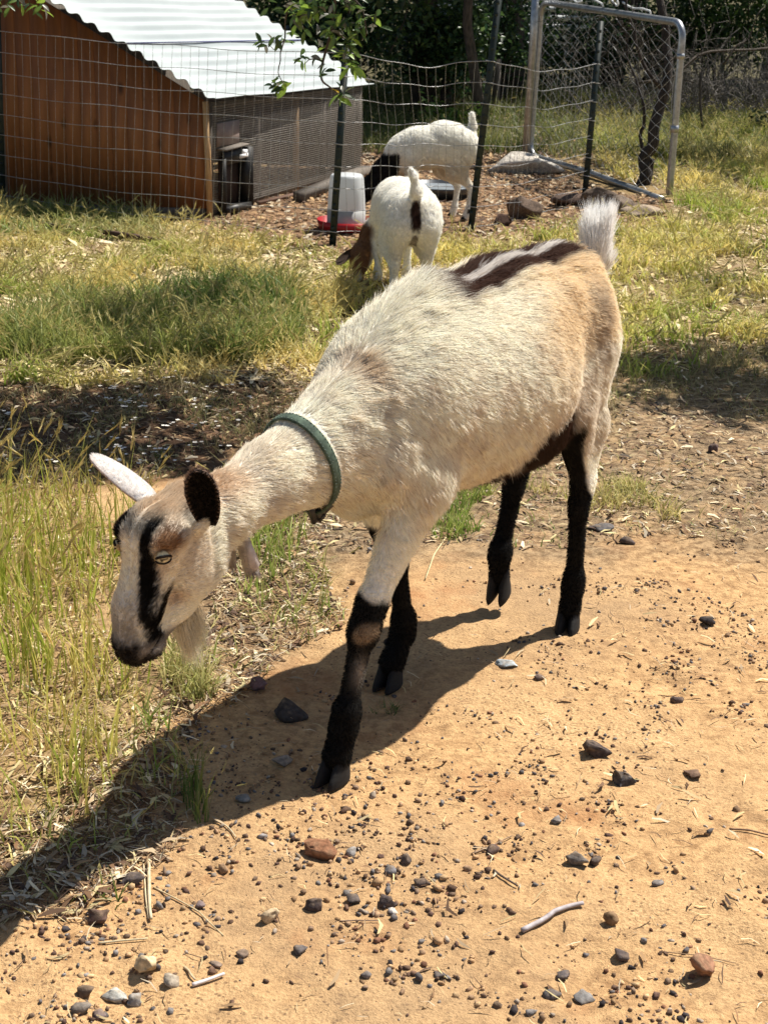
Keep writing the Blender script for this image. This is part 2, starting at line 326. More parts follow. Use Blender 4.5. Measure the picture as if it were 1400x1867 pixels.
# named stones: px, py, diameter px, height ratio, colour, label
SL = [(1087, 1376, 44, .62, (.055, .04, .035), 'dark pitted stone right of the big goat shadow, upper one of a close pair'),
 (1134, 1428, 38, .8, (.06, .055, .055), 'round dark grey stone just below and right of the pitted dark stone'),
 (576, 1555, 52, .72, (.24, .11, .055), 'reddish brown blocky stone below the front hoof of the big goat'),
 (491, 1676, 32, .8, (.45, .34, .21), 'small pale sandy stone lower left, left of a dark round one'),
 (574, 1658, 31, .8, (.07, .05, .045), 'dark brown round stone beside the small pale sandy stone'),
 (268, 1768, 42, .8, (.55, .42, .25), 'pale cream stone near the bottom left corner of the path'),
 (316, 1795, 28, .8, (.40, .34, .26), 'small buff stone just right of the pale cream stone'),
 (210, 1810, 36, .6, (.35, .34, .30), 'speckled grey lichen stone at the bottom left'),
 (246, 1823, 34, .5, (.27, .26, .24), 'flat mottled grey stone right of the speckled stone'),
 (156, 1811, 30, .7, (.10, .07, .05), 'brown stone at the bottom left, left of the speckled one'),
 (177, 1678, 36, .8, (.10, .06, .045), 'dark red brown clod at the left edge of the path'),
 (240, 1610, 34, .7, (.075, .06, .055), 'dark stone beside the upright pale straw'),
 (1282, 1778, 44, .95, (.26, .13, .075), 'upright rusty brown stone near the bottom right corner'),
 (1113, 1686, 24, .95, (.20, .12, .06), 'small brown cube shaped stone right of the grey curved stick'),
 (1131, 1744, 26, .8, (.08, .06, .055), 'dark round pebble below the small brown cube shaped stone'),
 (1027, 1779, 24, .8, (.11, .09, .085), 'brown grey pebble below the grey curved stick'),
 (1064, 1818, 34, .5, (.17, .16, .15), 'flat blue grey stone at the bottom right of the curved stick'),
 (1008, 1814, 28, .6, (.12, .11, .105), 'slate grey pebble left of the flat blue grey stone'),
 (1048, 1577, 36, .6, (.15, .13, .11), 'grey brown stone, left one of a touching pair on the path'),
 (1083, 1575, 26, .8, (.07, .055, .05), 'dark stone, right one of a touching pair on the path'),
 (898, 1554, 24, .8, (.09, .06, .05), 'dark brown pebble at the end of the thin twig'),
 (704, 1648, 28, .9, (.08, .06, .055), 'dark pebble leaning on a small white one'),
 (714, 1660, 20, .6, (.50, .46, .42), 'small white pebble touching a dark one'),
 (645, 1643, 26, .7, (.09, .07, .06), 'dark flat pebble right of the dark brown round stone'),
 (547, 1733, 30, .6, (.10, .085, .08), 'dark stone in the lower middle left of the path'),
 (524, 1299, 56, .5, (.05, .038, .032), 'flat dark rock lying in the shadow left of the front leg'),
 (445, 1459, 28, .6, (.2, .19, .17), 'grey stone in the shadow below the front hoof'),
 (517, 1389, 34, .35, (.22, .18, .14), 'flat buff stone chip left of the front hoof'),
 (1290, 1138, 26, .6, (.04, .035, .035), 'black stone on the right side of the path'),
 (1142, 990, 30, .5, (.08, .06, .055), 'dark flat stone behind the near hind leg'),
 (1095, 965, 40, .35, (.12, .11, .105), 'dark flat slate chip beside the near hock'),
 (1297, 825, 20, .8, (.09, .06, .06), 'small dark clod up the path at the right'),
 (928, 1213, 34, .3, (.32, .37, .39), 'pale blue grey slate chip at the edge of the shadow'),
 (1235, 1278, 22, .7, (.10, .07, .06), 'small brown black pebble in the right middle of the path'),
 (984, 1238, 18, .6, (.14, .10, .08), 'small brown pebble right of the pale slate chip'),
 (1262, 1415, 34, .4, (.15, .09, .06), 'thin brown stone flake at the right of the path'),
 (468, 1254, 34, .6, (.16, .09, .09), 'purplish stone with a pink petal in the grass edge'),
 (740, 1571, 22, .8, (.09, .07, .06), 'dark pebble in the gravelly middle of the path'),
 (710, 1590, 20, .7, (.15, .14, .14), 'grey pebble beside a patch of gravel'),
 (640, 1552, 24, .6, (.27, .25, .23), 'light grey pebble right of the reddish brown stone'),
 (765, 1612, 26, .6, (.09, .065, .055), 'dark flat clod right of the gravelly middle'),
 (365, 1652, 18, .8, (.16, .12, .12), 'small pebble under the long thin straw'),
 (290, 1655, 18, .8, (.17, .155, .145), 'grey pebble right of the upright pale straw'),
 (395, 1760, 22, .7, (.22, .16, .12), 'small tan pebble above the white straw'),
 (440, 1740, 20, .7, (.20, .14, .10), 'small brown pebble right of the tan pebble'),
 (1197, 1612, 18, .7, (.18, .165, .155), 'grey pebble right of the touching pair'),
 (1015, 1502, 20, .6, (.17, .16, .155), 'bluish pebble above the touching pair'),
 (798, 1779, 20, .6, (.12, .10, .09), 'lone dark pebble near the bottom middle'),
 (668, 1780, 20, .6, (.15, .13, .12), 'brown pebble left of the lone dark pebble'),
 (150, 1848, 30, .6, (.16, .14, .12), 'grey brown stone on the bottom edge, left one of two'),
 (182, 1850, 30, .5, (.15, .11, .10), 'reddish grey stone on the bottom edge, right one of two')]
stone_gl = {}
for k, (px, py, d, hr, c_, lab) in enumerate(SL):
    p = G(px, py); D = np.linalg.norm(p-CAM)*d/FPX
    V, F_ = rock_shape(ICO3 if d > 30 else ICO2, 300+k, 16, .45); V = V*(1+.10*noise(V*5, k)[:, None]); a = k*1.7
    W = V*np.array([.64, .52, .64*hr])*D*1.12; W = np.c_[W[:, 0], W[:, 1], W[:, 2]]
    c_ = np.array(c_)*1.25+.012; cc = np.tile(c_, (len(W), 1))*(1+.3*noise(V*3, k)[:, None]); cc = cc+np.clip(V[:, 2:3]*.6+.6*noise(V*4, k+5)[:, None]-.25, 0, .55)*(np.array([.36, .25, .15])-cc)
    o = link('stone', mesh_np('stone', W, F_, M_stone, False, cc), None, (p[0], p[1], gz(p[0], p[1])+D*hr*.32))
    o.rotation_euler = (.1*math.sin(k), .1*math.cos(k*3), math.sin(a)*.5)
    tag(o, lab, 'stone')

# ------------------------------------------------------------------ sticks and straws on the path
def stick(name, pts, r, c1, c2, label, cat, taper=.7, lift=.003):
    W = []
    for k, (a, b_) in enumerate(pts):
        p = G(a, b_); W.append([p[0], p[1], gz(p[0], p[1])+r+lift*math.sin(k*2.1)**2])
    W = np.array(W)
    t = np.linspace(0, len(W)-1, 4*len(W)); Wi = np.stack([np.interp(t, range(len(W)), W[:, j]) for j in range(3)], 1)
    Wi += np.c_[noise(np.c_[t*1.3, t*0+r*1e4], 5), noise(np.c_[t*1.3, t*0+r*2e4], 6), t*0]*r*.6
    m = MB(); m.tube(Wi, r*(1-(1-taper)*np.linspace(0, 1, len(Wi))), 7)
    o = m.build(name, simple(name+'_mat', c1, c2, 80, .7, bmp=.5, bd=.001), None, True); return tag(o, label, cat)
stick('stick', [(953, 1704), (985, 1690), (1010, 1672), (1040, 1660), (1060, 1656)], .0042, (.28, .24, .24), (.5, .45, .44), 'smooth grey curved stick lying on the path at the lower right', 'stick', .8)
stick('straw', [(350, 1801), (380, 1791), (408, 1780)], .0030, (.55, .48, .46), (.7, .65, .62), 'short white straw lying near the bottom left stones', 'straw')
stick('straw', [(270, 1565), (272, 1620), (275, 1680)], .0033, (.42, .33, .19), (.65, .55, .36), 'pale split straw standing out along the left path edge', 'straw')
stick('straw', [(262, 1570), (266, 1640), (272, 1676)], .0014, (.42, .33, .19), (.65, .55, .36), 'thin pale straw alongside the thick split straw', 'straw')
stick('straw', [(280, 1618), (320, 1640), (365, 1665), (408, 1706)], .0014, (.40, .30, .16), (.6, .48, .28), 'long thin curved straw crossing right from the split straw', 'straw')
stick('twig', [(858, 1560), (895, 1545), (932, 1526)], .0015, (.16, .10, .06), (.3, .2, .12), 'thin brown twig pointing to a dark brown pebble', 'twig')
stick('twig', [(1328, 1518), (1365, 1524), (1405, 1530)], .0019, (.14, .07, .035), (.28, .16, .09), 'brown twig at the right edge of the path', 'twig')
stick('twig', [(1205, 1740), (1270, 1748), (1340, 1758)], .0009, (.2, .12, .06), (.35, .23, .13), 'hair thin twig left of the upright rusty stone', 'twig')
stick('twig', [(898, 1590), (915, 1605), (943, 1620)], .0022, (.07, .045, .03), (.15, .1, .07), 'dark crooked twig fragment in the middle of the path', 'twig')
stick('straw', [(400, 1497), (416, 1512), (430, 1530)], .0015, (.45, .36, .22), (.62, .52, .34), 'short straw at the lower rim of the goat shadow', 'straw')
stick('straw', [(812, 985), (790, 1025), (775, 1065)], .0022, (.46, .36, .18), (.68, .56, .32), 'bent yellow straw below the bright green tuft', 'straw')
stick('straw', [(180, 1725), (225, 1722), (268, 1718)], .0017, (.42, .34, .2), (.62, .52, .32), 'flat straw lying across at the bottom left', 'straw')
stick('straw', [(338, 1765), (345, 1776), (356, 1790)], .0021, (.40, .30, .18), (.6, .48, .3), 'stubby straw piece above the short white straw', 'straw')
stick('twig', [(620, 1681), (650, 1679), (690, 1680)], .0012, (.16, .10, .07), (.3, .2, .13), 'thin twig below the dark flat pebble', 'twig')

# ------------------------------------------------------------------ grass
def blades(P, h, wd, col, seed, lean=.25, segs=3, bend=.5, colt=None, azi=None):
    r = np.random.default_rng(seed); n_ = len(P); az = r.uniform(0, 2*math.pi, n_) if azi is None else azi
    ln = np.abs(r.normal(lean, lean*.6, n_)); bd = np.abs(r.normal(bend, bend*.6, n_))
    fa = r.uniform(0, math.pi, n_); sx, sy = np.cos(fa), np.sin(fa)
    t = np.linspace(0, 1, segs+1); V = np.zeros((n_, 2*segs+1, 3)); 
    for k, tt in enumerate(t):
        ang = ln+bd*tt*tt*1.4; up_ = h*tt*np.cos(np.minimum(ang*.6+.0, 1.3)); ou = h*tt*np.sin(np.minimum(ang, 1.4))*.8
        c_ = P+np.c_[np.cos(az)*ou, np.sin(az)*ou, up_]
        ww = wd*(1-tt**1.5)*.5
        if k < segs:
            V[:, 2*k] = c_-np.c_[sx*ww, sy*ww, 0*ww]; V[:, 2*k+1] = c_+np.c_[sx*ww, sy*ww, 0*ww]
        else: V[:, 2*k] = c_
    base = (np.arange(n_)*(2*segs+1))[:, None]
    Q = np.concatenate([base+np.array([[2*k, 2*k+1, 2*k+3, 2*k+2]]) for k in range(segs-1)]); T = base+np.array([[2*segs-2, 2*segs-1, 2*segs]])
    C_ = np.repeat(col[:, None, :], 2*segs+1, 1)
    if colt is not None:
        for k in range(segs+1):
            f = (t[k])**1.5; m_ = (1-f)*col+f*colt
            C_[:, 2*k] = m_
            if k < segs: C_[:, 2*k+1] = m_
    tips = V[:, -1]; tdir = V[:, -1]-V[:, -3]; tdir /= np.linalg.norm(tdir, axis=1)[:, None]
    return V.reshape(-1, 3), Q, T, C_.reshape(-1, 3), tips, tdir
def heads(tips, tdir, ln, col, seed, nb=11):      # bristly barley heads: a slim spikelet and long awns
    r = np.random.default_rng(seed); n_ = len(tips); VV = []; CC = []
    for k in range(nb):
        t = k/(nb-1); root = tips+tdir*(ln*(t*.62))[:, None]
        d = tdir+r.normal(0, .13, (n_, 3)); d /= np.linalg.norm(d, axis=1)[:, None]
        s = np.cross(d, r.normal(size=(n_, 3))); s /= np.linalg.norm(s, axis=1)[:, None]
        L = ln*r.uniform(.35, .6, n_); wd_ = (ln*.028)[:, None]
        VV.append(np.stack([root-s*wd_, root+s*wd_, root+d*(L*.4)[:, None]+s*wd_*.8, root+d*L[:, None]], 1)); CC.append(np.repeat((col*r.uniform(.75, 1.2, (n_, 1)))[:, None], 4, 1))
    V = np.concatenate(VV).reshape(-1, 3); C_ = np.concatenate(CC).reshape(-1, 3)
    b_ = np.arange(len(V)//4)[:, None]*4
    return V, np.concatenate([b_+[[0, 1, 2]], b_+[[0, 2, 3]]]), C_
def field(name, poly, nb, h, hv, wd, green, dry, mix, seed, label, headp=0, headl=.05, lean=.25, bend=.5, clump=1.0, cat='grass', hcol=(.62, .54, .22), clscale=6, ymax=99):
    r = np.random.default_rng(seed); pp = np.array(poly); lo, hi = pp.min(0)-.1, pp.max(0)+.1; hi[1] = min(hi[1], ymax)
    out = []; tot = 0
    while tot < nb:
        c_ = r.uniform(lo, hi, (nb*3, 2))
        q = c_+np.c_[fbm(c_*3, 3, 11), fbm(c_*3, 3, 12)]*.09
        k = inpoly(q, poly)
        dn = sstep(-.5, .7, fbm(c_*clscale, 2, seed+50)); k &= r.random(len(c_)) < (1-clump)+clump*dn
        k &= (np.abs(c_[:, 0]) < .27*c_[:, 1]+.35)
        c_ = c_[k]; out.append(c_); tot += len(c_)
        if len(c_) == 0: break
    P = np.concatenate(out)[:nb]; P3 = np.c_[P, zheight(P)-.004]
    mx = np.clip(mix+.6*fbm(P*2.6, 4, seed+3)+r.normal(0, .22, len(P)), 0, 1)[:, None]
    col = np.array(green)*(1-mx)+np.array(dry)*mx; col = col*r.uniform(.7, 1.25, (len(P), 1))
    hh = h*np.clip(1+hv*fbm(P*3, 2, seed+9)+r.normal(0, .3, len(P)), .25, 2)
    V, Q, T, C_, tips, td = blades(P3, hh, wd*r.uniform(.6, 1.3, len(P)), col, seed, lean, 3, bend, col*.6+np.array(dry)*.5)
    Fq = [Q]; Ft = T
    if headp:
        s = r.random(len(P)) < headp*sstep(.5, 1.1, hh/h); Vh, Th, Ch = heads(tips[s], td[s], headl*r.uniform(.7, 1.2, s.sum()), np.array(hcol)*r.uniform(.8, 1.15, (s.sum(), 1))*(1-.25*(1-mx[s])), seed+1)
        Ft = np.concatenate([T, Th+len(V)]); V = np.concatenate([V, Vh]); C_ = np.concatenate([C_, Ch])
    o = link(name, mesh_np(name, V, [Q, Ft], M_grass, False, C_)); return tag(o, label, cat, kind='stuff')
GR, DR = (.13, .17, .03), (.46, .36, .15)
field('grass', Z_backleft, 15000, .065, .9, .0075, (.20, .31, .035), (.78, .62, .24), .50, 101, 'long half dry wild grass in front of the brown coop', .30, .07, .35, .7, 1.0)
field('grass', wpoly([(120, 560), (400, 540), (560, 560), (590, 610), (480, 660), (0, 670), (0, 600)]), 8000, .12, .4, .007, (.09, .17, .035), (.3, .32, .09), .3, 102, 'darker green tall grass band in the middle of the left meadow', .12, .05, .2, .5, .5)
field('grass', Z_shade, 3800, .05, .5, .003, (.10, .15, .03), (.35, .28, .14), .6, 103, 'sparse short grass on the shaded brown soil', .05, .04, .5, .8, 1)
field('grass', Z_tall, 1350, .16, .4, .0048, (.28, .38, .04), (.74, .58, .18), .45, 104, 'tall yellow green foxtail grass at the left edge by the goat head', .5, .05, .13, .28, .7, hcol=(.68, .54, .20))
field('grass', Z_tall, 1500, .05, .5, .0042, (.24, .33, .04), (.70, .56, .22), .50, 105, 'short thick undergrowth under the tall foxtail grass at left', 0, .04, .5, .9, .6)
field('grass', Z_mid, 420, .085, .4, .0048, (.22, .33, .05), (.60, .50, .2), .3, 106, 'small stand of green foxtails below the goat throat', .15, .04, .15, .4, 1)
field('grass', Z_mid2, 260, .07, .4, .0042, (.2, .3, .05), (.6, .5, .22), .45, 107, 'thin yellow grass under the white beard', .15, .035, .25, .6, 1)
field('grass', Z_tuft, 520, .06, .3, .0038, (.17, .27, .04), (.48, .46, .14), .25, 108, 'bright green tuft under the big goat belly', 0, .035, .35, .5, .6)
field('grass', Z_tuft2, 520, .05, .4, .004, (.19, .27, .045), (.6, .5, .2), .45, 109, 'low grass strip behind the hind legs', .08, .035, .35, .6, 1)
field('grass', Z_right, 27000, .085, .8, .0085, (.23, .35, .035), (.78, .64, .22), .42, 110, 'sunlit yellow green meadow grass on the right beyond the goat', .28, .075, .35, .7, 1.0, ymax=15.5)
field('grass', Z_weed, 3000, .045, .4, .003, (.12, .17, .03), (.40, .32, .16), .6, 111, 'low thin grass where the meadow meets the path at right', .05, .03, .4, .7, 1)
field('grass', wpoly([(318, 1400), (365, 1400), (365, 1460), (325, 1465)]), 60, .085, .3, .003, (.09, .16, .03), (.25, .25, .08), .15, 112, 'slim green grass sprig standing in the goat shadow', .2, .03, .1, .3, .2)
field('grass', wpoly([(150, 1590), (205, 1585), (205, 1605), (160, 1612)]), 40, .045, .3, .003, (.12, .2, .03), (.35, .33, .12), .2, 113, 'tiny green sprig at the lower left beside the dark stone', 0, .03, .7, .7, .2)
field('grass', wpoly([(705, 1270), (740, 1270), (740, 1295), (705, 1295)]), 60, .022, .3, .002, (.08, .15, .03), (.2, .2, .08), .1, 114, 'tiny green seedling patch right of the front legs', 0, .03, .5, .7, .2)
field('grass', [(-.2, 11.2), (4.6, 11), (5.5, 17), (-.5, 17)], 22000, .13, .5, .009, (.09, .13, .025), (.26, .25, .09), .3, 115, 'rough grass in front of the far woodland edge', .05, .06, .4, .7, .6)
field('grass', wpoly([(-100, 378), (150, 385), (300, 400), (280, 440), (-100, 430)]), 2200, .10, .5, .009, (.16, .24, .05), (.42, .38, .16), .25, 116, 'pale green broad leaved weeds at the foot of the brown coop wall', 0, .05, .5, .9, .6)

# litter: bits of straw and leaf chips
def litter(name, poly, n_, lmin, lmax, wr, pal_, seed, label, straw=.5, cat='litter', ymax=99):
    r = np.random.default_rng(seed); pp = np.array(poly); lo, hi = pp.min(0), pp.max(0); hi[1] = min(hi[1], ymax)
    c_ = r.uniform(lo, hi, (n_*4, 2)); c_ = c_[inpoly(c_+np.c_[fbm(c_*3, 3, 11), fbm(c_*3, 3, 12)]*.1, poly) & (np.abs(c_[:, 0]) < .27*c_[:, 1]+.3)][:n_]
    m = len(c_); L = r.uniform(lmin, lmax, m); W = np.where(r.random(m) < straw, L*.045+.0006, L*wr); a = r.uniform(0, 6.28, m)
    tl = r.normal(0, .18, m); z = zheight(c_)+.002+.5*L*np.abs(np.sin(tl))+r.random(m)*.004; cu = r.normal(0, .35, m)
    V = np.zeros((m, 6, 3))
    for k, (s, wv) in enumerate(((-.5, .6), (0, 1), (.5, .35))):
        ox = s*L; oy = cu*L*(s*s)*1.2
        for q, sg in enumerate((-1, 1)):
            yy = oy+sg*W*wv*.5
            V[:, 2*k+q] = np.c_[c_[:, 0]+np.cos(a)*ox-np.sin(a)*yy, c_[:, 1]+np.sin(a)*ox+np.cos(a)*yy, z+ox*np.sin(tl)+sg*W*r.normal(0, .15, m)+(k == 1)*L*.06]
    b_ = (np.arange(m)*6)[:, None]; Q = np.concatenate([b_+[[0, 1, 3, 2]], b_+[[2, 3, 5, 4]]])
    C_ = np.repeat((np.array(pal_)[r.integers(0, len(pal_), m)]*r.uniform(.65, 1.25, (m, 1)))[:, None], 6, 1).reshape(-1, 3)
    o = link(name, mesh_np(name, V.reshape(-1, 3), Q, M_litter, False, C_)); return tag(o, label, cat, kind='stuff')
SP = [(.68, .54, .30), (.52, .40, .21), (.76, .64, .42), (.36, .25, .14), (.60, .50, .25)]
LP = [(.20, .11, .055), (.14, .08, .045), (.32, .20, .10), (.42, .31, .19), (.10, .06, .04), (.5, .42, .3)]
litter('dry_straw', Z_shade, 5200, .008, .040, .3, [SP[1], SP[3], SP[4]]+LP+LP[:3], 201, 'dead leaves and straw on the shaded brown soil', .6)
litter('dry_straw', Z_backleft, 15000, .02, .10, .25, SP, 202, 'flattened dry straw between the left meadow grass', .75)
litter('dry_straw', Z_right, 17000, .02, .09, .25, SP, 203, 'flattened dry straw between the right meadow grass', .75, ymax=14)
litter('dry_straw', Z_tall, 3800, .012, .06, .12, SP[1:]+LP[:4], 204, 'tangled dead straw under the tall foxtails', .85)
litter('leaf_litter', Z_pen, 16000, .015, .05, .5, LP+[(.45, .30, .15), (.36, .22, .11)], 205, 'orange brown wood chips and dead leaves on the pen floor', .35)
litter('dry_straw', wpoly([(200, 1300), (1500, 950), (1500, 1900), (-100, 1900), (-100, 1640)]), 900, .006, .035, .2, SP+LP, 207, 'scattered straw crumbs on the open sandy path', .8)
litter('leaf_litter', wpoly([(480, 560), (720, 500), (760, 560), (640, 650), (545, 730), (450, 720)]), 2600, .012, .045, .5, LP, 208, 'brown leaf litter beside the white grazing kid', .4)
litter('leaf_litter', [(-3, 9.5), (3, 11), (3, 16), (-4, 16)], 9000, .03, .08, .5, LP, 209, 'dead leaves in the shade under the far trees', .4)
litter('dry_straw', Z_edge, 9000, .006, .045, .22, SP[1:]+LP+LP, 216, 'straw crumbs and leaf bits between the left grass and the sandy path', .75)
litter('dry_straw', Z_dusk, 10000, .006, .040, .25, SP[1:]+LP+LP+[(.09, .07, .05)], 217, 'leaf bits and straw crumbs on the duller upper path', .6)
field('grass', Z_dusk, 1500, .035, .5, .0035, (.16, .26, .045), (.5, .42, .18), .4, 118, 'scattered tiny green sprouts on the duller upper path', 0, .03, .5, .8, 1, clscale=3)
field('grass', Z_edge, 600, .05, .5, .004, (.22, .32, .05), (.6, .5, .22), .4, 119, 'scattered short foxtails on the littered path edge at left', .2, .035, .3, .6, 1, clscale=4)
# small white blossoms on the shaded soil
r_ = np.random.default_rng(5); pts = []
PZ = wpoly([(0, 740), (200, 690), (340, 680), (480, 720), (420, 830), (290, 870), (60, 900), (0, 900)])
while len(pts) < 80:
    q = r_.uniform(np.min(PZ, 0), np.max(PZ, 0))
    if inpoly(q[None], PZ)[0] and noise(q[None]*4, 77)[0] > -.35: pts.append(q)
VV, FF = [], []; off = 0
for q in pts:
    z = gz(*q)+r_.uniform(.006, .03)
    for s in range(r_.integers(1, 4)):
        c0 = np.array([q[0]+r_.normal(0, .009), q[1]+r_.normal(0, .009), z+r_.normal(0, .003)]); a0 = r_.uniform(0, 6.28); R_ = r_.uniform(.0045, .0085)
        for k in range(5):
            a = a0+k*1.2566; d = np.array([math.cos(a), math.sin(a), .25]); e = np.array([-math.sin(a), math.cos(a), 0])
            VV.append(np.array([c0, c0+(d*.6+e*.45)*R_, c0+d*R_*1.05, c0+(d*.6-e*.45)*R_])); FF.append(np.array([[0, 1, 2, 3]])+off); off += 4
o = link('white_flowers', mesh_np('white_flowers', np.concatenate(VV), np.concatenate(FF), simple('petal', (.80, .72, .60), (.88, .82, .72), 40, .6, bmp=0)))
tag(o, 'tiny white blossoms dotted over the shaded brown soil at left', 'flowers', kind='stuff')

# ------------------------------------------------------------------ trees and shrubs
def leaf_cloud(C_, n_, rad, size, pal_, seed, flat=.0, aspect=.5):
    """n_ folded leaves scattered round the clump centres C_"""
    r = np.random.default_rng(seed); C_ = np.asarray(C_); k = r.integers(0, len(C_), n_); rr = np.broadcast_to(rad, (len(C_),))[k]
    d = r.normal(size=(n_, 3)); d /= np.linalg.norm(d, axis=1)[:, None]; d *= (r.random(n_)**.45)[:, None]
    P = C_[k]+d*rr[:, None]*np.array([1, 1, .8])
    a = r.normal(size=(n_, 3)); a[:, 2] = a[:, 2]*.6-.25; a /= np.linalg.norm(a, axis=1)[:, None]
    nn = r.normal(size=(n_, 3))+[0, 0, .9]; s = np.cross(a, nn); s /= np.linalg.norm(s, axis=1)[:, None]; up_ = np.cross(s, a)
    L = size*r.uniform(.6, 1.3, n_)[:, None]; W = L*aspect*.5
    V = np.stack([P, P+a*L*.5+s*W+up_*W*.35, P+a*L, P+a*L*.5-s*W+up_*W*.35], 1).reshape(-1, 3)
    b_ = np.arange(n_)[:, None]*4; T = np.concatenate([b_+[[0, 1, 2]], b_+[[0, 2, 3]]])
    col = np.repeat((np.array(pal_)[r.integers(0, len(pal_), n_)]*r.uniform(.6, 1.35, (n_, 1)))[:, None], 4, 1).reshape(-1, 3)
    return V, T, col
def limb(mb, p0, p1, r0, r1, seed, n=7, wob=.08, seg=7):
    p0, p1 = np.array(p0, float), np.array(p1, float); t = np.linspace(0, 1, n)[:, None]; L = np.linalg.norm(p1-p0)
    P = p0+(p1-p0)*t; w_ = np.stack([noise(np.c_[t*3+seed*1.7, t*0+j*5.1+seed], seed+j) for j in range(3)], 1)*wob*L*np.sin(t*math.pi)
    P = P+w_; mb.tube(P, r0+(r1-r0)*t[:, 0], seg); return P
DG = [(.03, .065, .022), (.05, .10, .03), (.08, .14, .04), (.035, .08, .035), (.12, .19, .06)]
MG = [(.06, .12, .03), (.10, .17, .035), (.05, .10, .03), (.13, .20, .05)]
def tree(name, x, y, h, cr, tr, pal_, seed, label, nl=5000, leaf=.11, lean=(0, 0), low=.9, cat='tree', group=None):
    r = np.random.default_rng(seed); e = empty(name, (x, y, 0)); tag(e, label, cat, group)
    mb = MB(); top = np.array([lean[0], lean[1], h*.8]); P = limb(mb, (0, 0, -.05), top, tr, tr*.25, seed, 9, .07, 9)
    cs = []
    for k in range(9):
        t = r.uniform(.3, .95); s = P[int(t*8)]; a = r.uniform(0, 6.28); q = s+np.array([math.cos(a)*cr*r.uniform(.4, .9), math.sin(a)*cr*r.uniform(.4, .9), r.uniform(.1, .9)*h*.25])
        Q = limb(mb, s, q, tr*.4*(1.2-t), tr*.06, seed*10+k, 6, .12, 5); cs += [Q[-1], Q[-3]]
        for j in range(2):
            q2 = Q[3]+r.normal(0, cr*.25, 3); limb(mb, Q[3], q2, tr*.15, tr*.04, seed*100+k*3+j, 4, .15, 4); cs.append(q2)
    mb.build('trunk', M_bark, e, True)
    cs = np.array(cs); ex = r.normal(size=(26, 3)); ex /= np.linalg.norm(ex, axis=1)[:, None]; ex = ex*np.array([cr, cr, h*.35])*r.uniform(.5, 1, (26, 1))+[lean[0], lean[1], h*.68]
    cs = np.concatenate([cs, ex]); cs[:, 2] = np.maximum(cs[:, 2], low)
    V, T, col = leaf_cloud(cs, nl, cr*.33, leaf, pal_, seed+1)
    o = link('crown', mesh_np('crown', V, T, M_leafmat, False, col), e); o['kind'] = 'stuff'; return e
def shrub(name, x, y, w_, h, pal_, seed, label, nl=3500, leaf=.06, cat='shrub', sticks=14, dens=.3):
    r = np.random.default_rng(seed); e = empty(name, (x, y, 0)); tag(e, label, cat); mb = MB(); cs = []
    for k in range(sticks):
        a = r.uniform(0, 6.28); q = np.array([math.cos(a)*w_*r.uniform(.1, .55), math.sin(a)*w_*r.uniform(.1, .45), h*r.uniform(.45, 1.0)])
        Q = limb(mb, (r.normal(0, .06), r.normal(0, .06), -.03), q, .014, .004, seed*9+k, 6, .1, 4); cs += [Q[-1], Q[-2], Q[3]]
    mb.build('stem', M_bark, e, True); cs = np.array(cs); cs = np.concatenate([cs, cs+r.normal(0, w_*.16, cs.shape)]); cs[:, 2] = np.clip(cs[:, 2], .06, h)
    V, T, col = leaf_cloud(cs, nl, w_*.2, leaf, pal_, seed+1)
    o = link('foliage', mesh_np('foliage', V, T, M_leafmat, False, col), e); o['kind'] = 'stuff'; return e
tl = ['dark tree at the far left of the woodland behind the coop roof', 'dark tree behind the right end of the coop roof', 'dark leafy tree behind the back of the pen', 'tree standing behind the post above the white kid', 'tree left of the far white slatted shed', 'tree behind the chain link gate middle', 'tree behind the upper right gate corner', 'tree in the dark top right corner of the woodland', 'tree beyond the right edge of the meadow']
for k, (x, y, h, cr, tr) in enumerate([(-2.3, 14.5, 5.5, 1.9, .14), (-.7, 13.6, 5, 1.7, .11), (.25, 14.3, 5.2, 1.8, .12), (.75, 13.2, 4.6, 1.3, .05), (1.2, 16.2, 6, 1.8, .12), (2.3, 17.2, 6, 2.1, .13), (3.1, 19.2, 6, 2.0, .10), (4.6, 19.6, 6, 2.2, .15), (6.0, 16, 6, 2.2, .15)]):
    tree('tree', x, y, h, cr, tr, DG if k < 5 else DG[:3]+MG[2:3], 20+k, tl[k], nl=3600, leaf=.15, low=.75, group='woodland trees at the back')
sl = ['low dark shrub behind the coop roof', 'dark glossy shrub filling the gap right of the coop', 'dark shrub at the back of the pen behind the white kid', 'dark shrub left of the far slatted shed', 'loose shrub under the tree by the far slatted shed', 'grey green shrub seen through the gate mesh', 'grey green shrub behind the right gate upright', 'blue green bushy shrub at the top right of the meadow', 'dark bushy shrub in the top right corner', 'thick shrub at the right end of the woodland edge', 'deep shaded shrub behind the roof corner', 'shaded shrub deep in the wood above the pen']
for k, (x, y, w_, h, pl_, nl) in enumerate([(-1.6, 13.4, 1.5, 1.2, DG, 4200), (-.45, 13.3, 1.1, 1.3, DG, 5000), (.45, 14.2, 1.0, 1.2, DG, 5000), (.98, 15.3, .8, 1.1, DG, 2600), (1.55, 17.6, 1.2, .8, MG, 2200), (2.15, 17.0, 1.1, .9, DG, 2600), (2.75, 17.4, 1.2, .9, DG, 3000), (3.4, 17.2, 1.6, 1.5, MG[:3], 5500), (4.3, 16.8, 1.6, 1.6, MG[:3], 5000), (5.2, 17.4, 1.6, 1.3, DG, 3000), (-.75, 15.6, 1.6, 1.3, DG, 4500), (.3, 16.5, 1.6, 1.2, DG, 4500)]):
    shrub('shrub', x, y, w_, h, pl_, 60+k, sl[k], nl, .065)
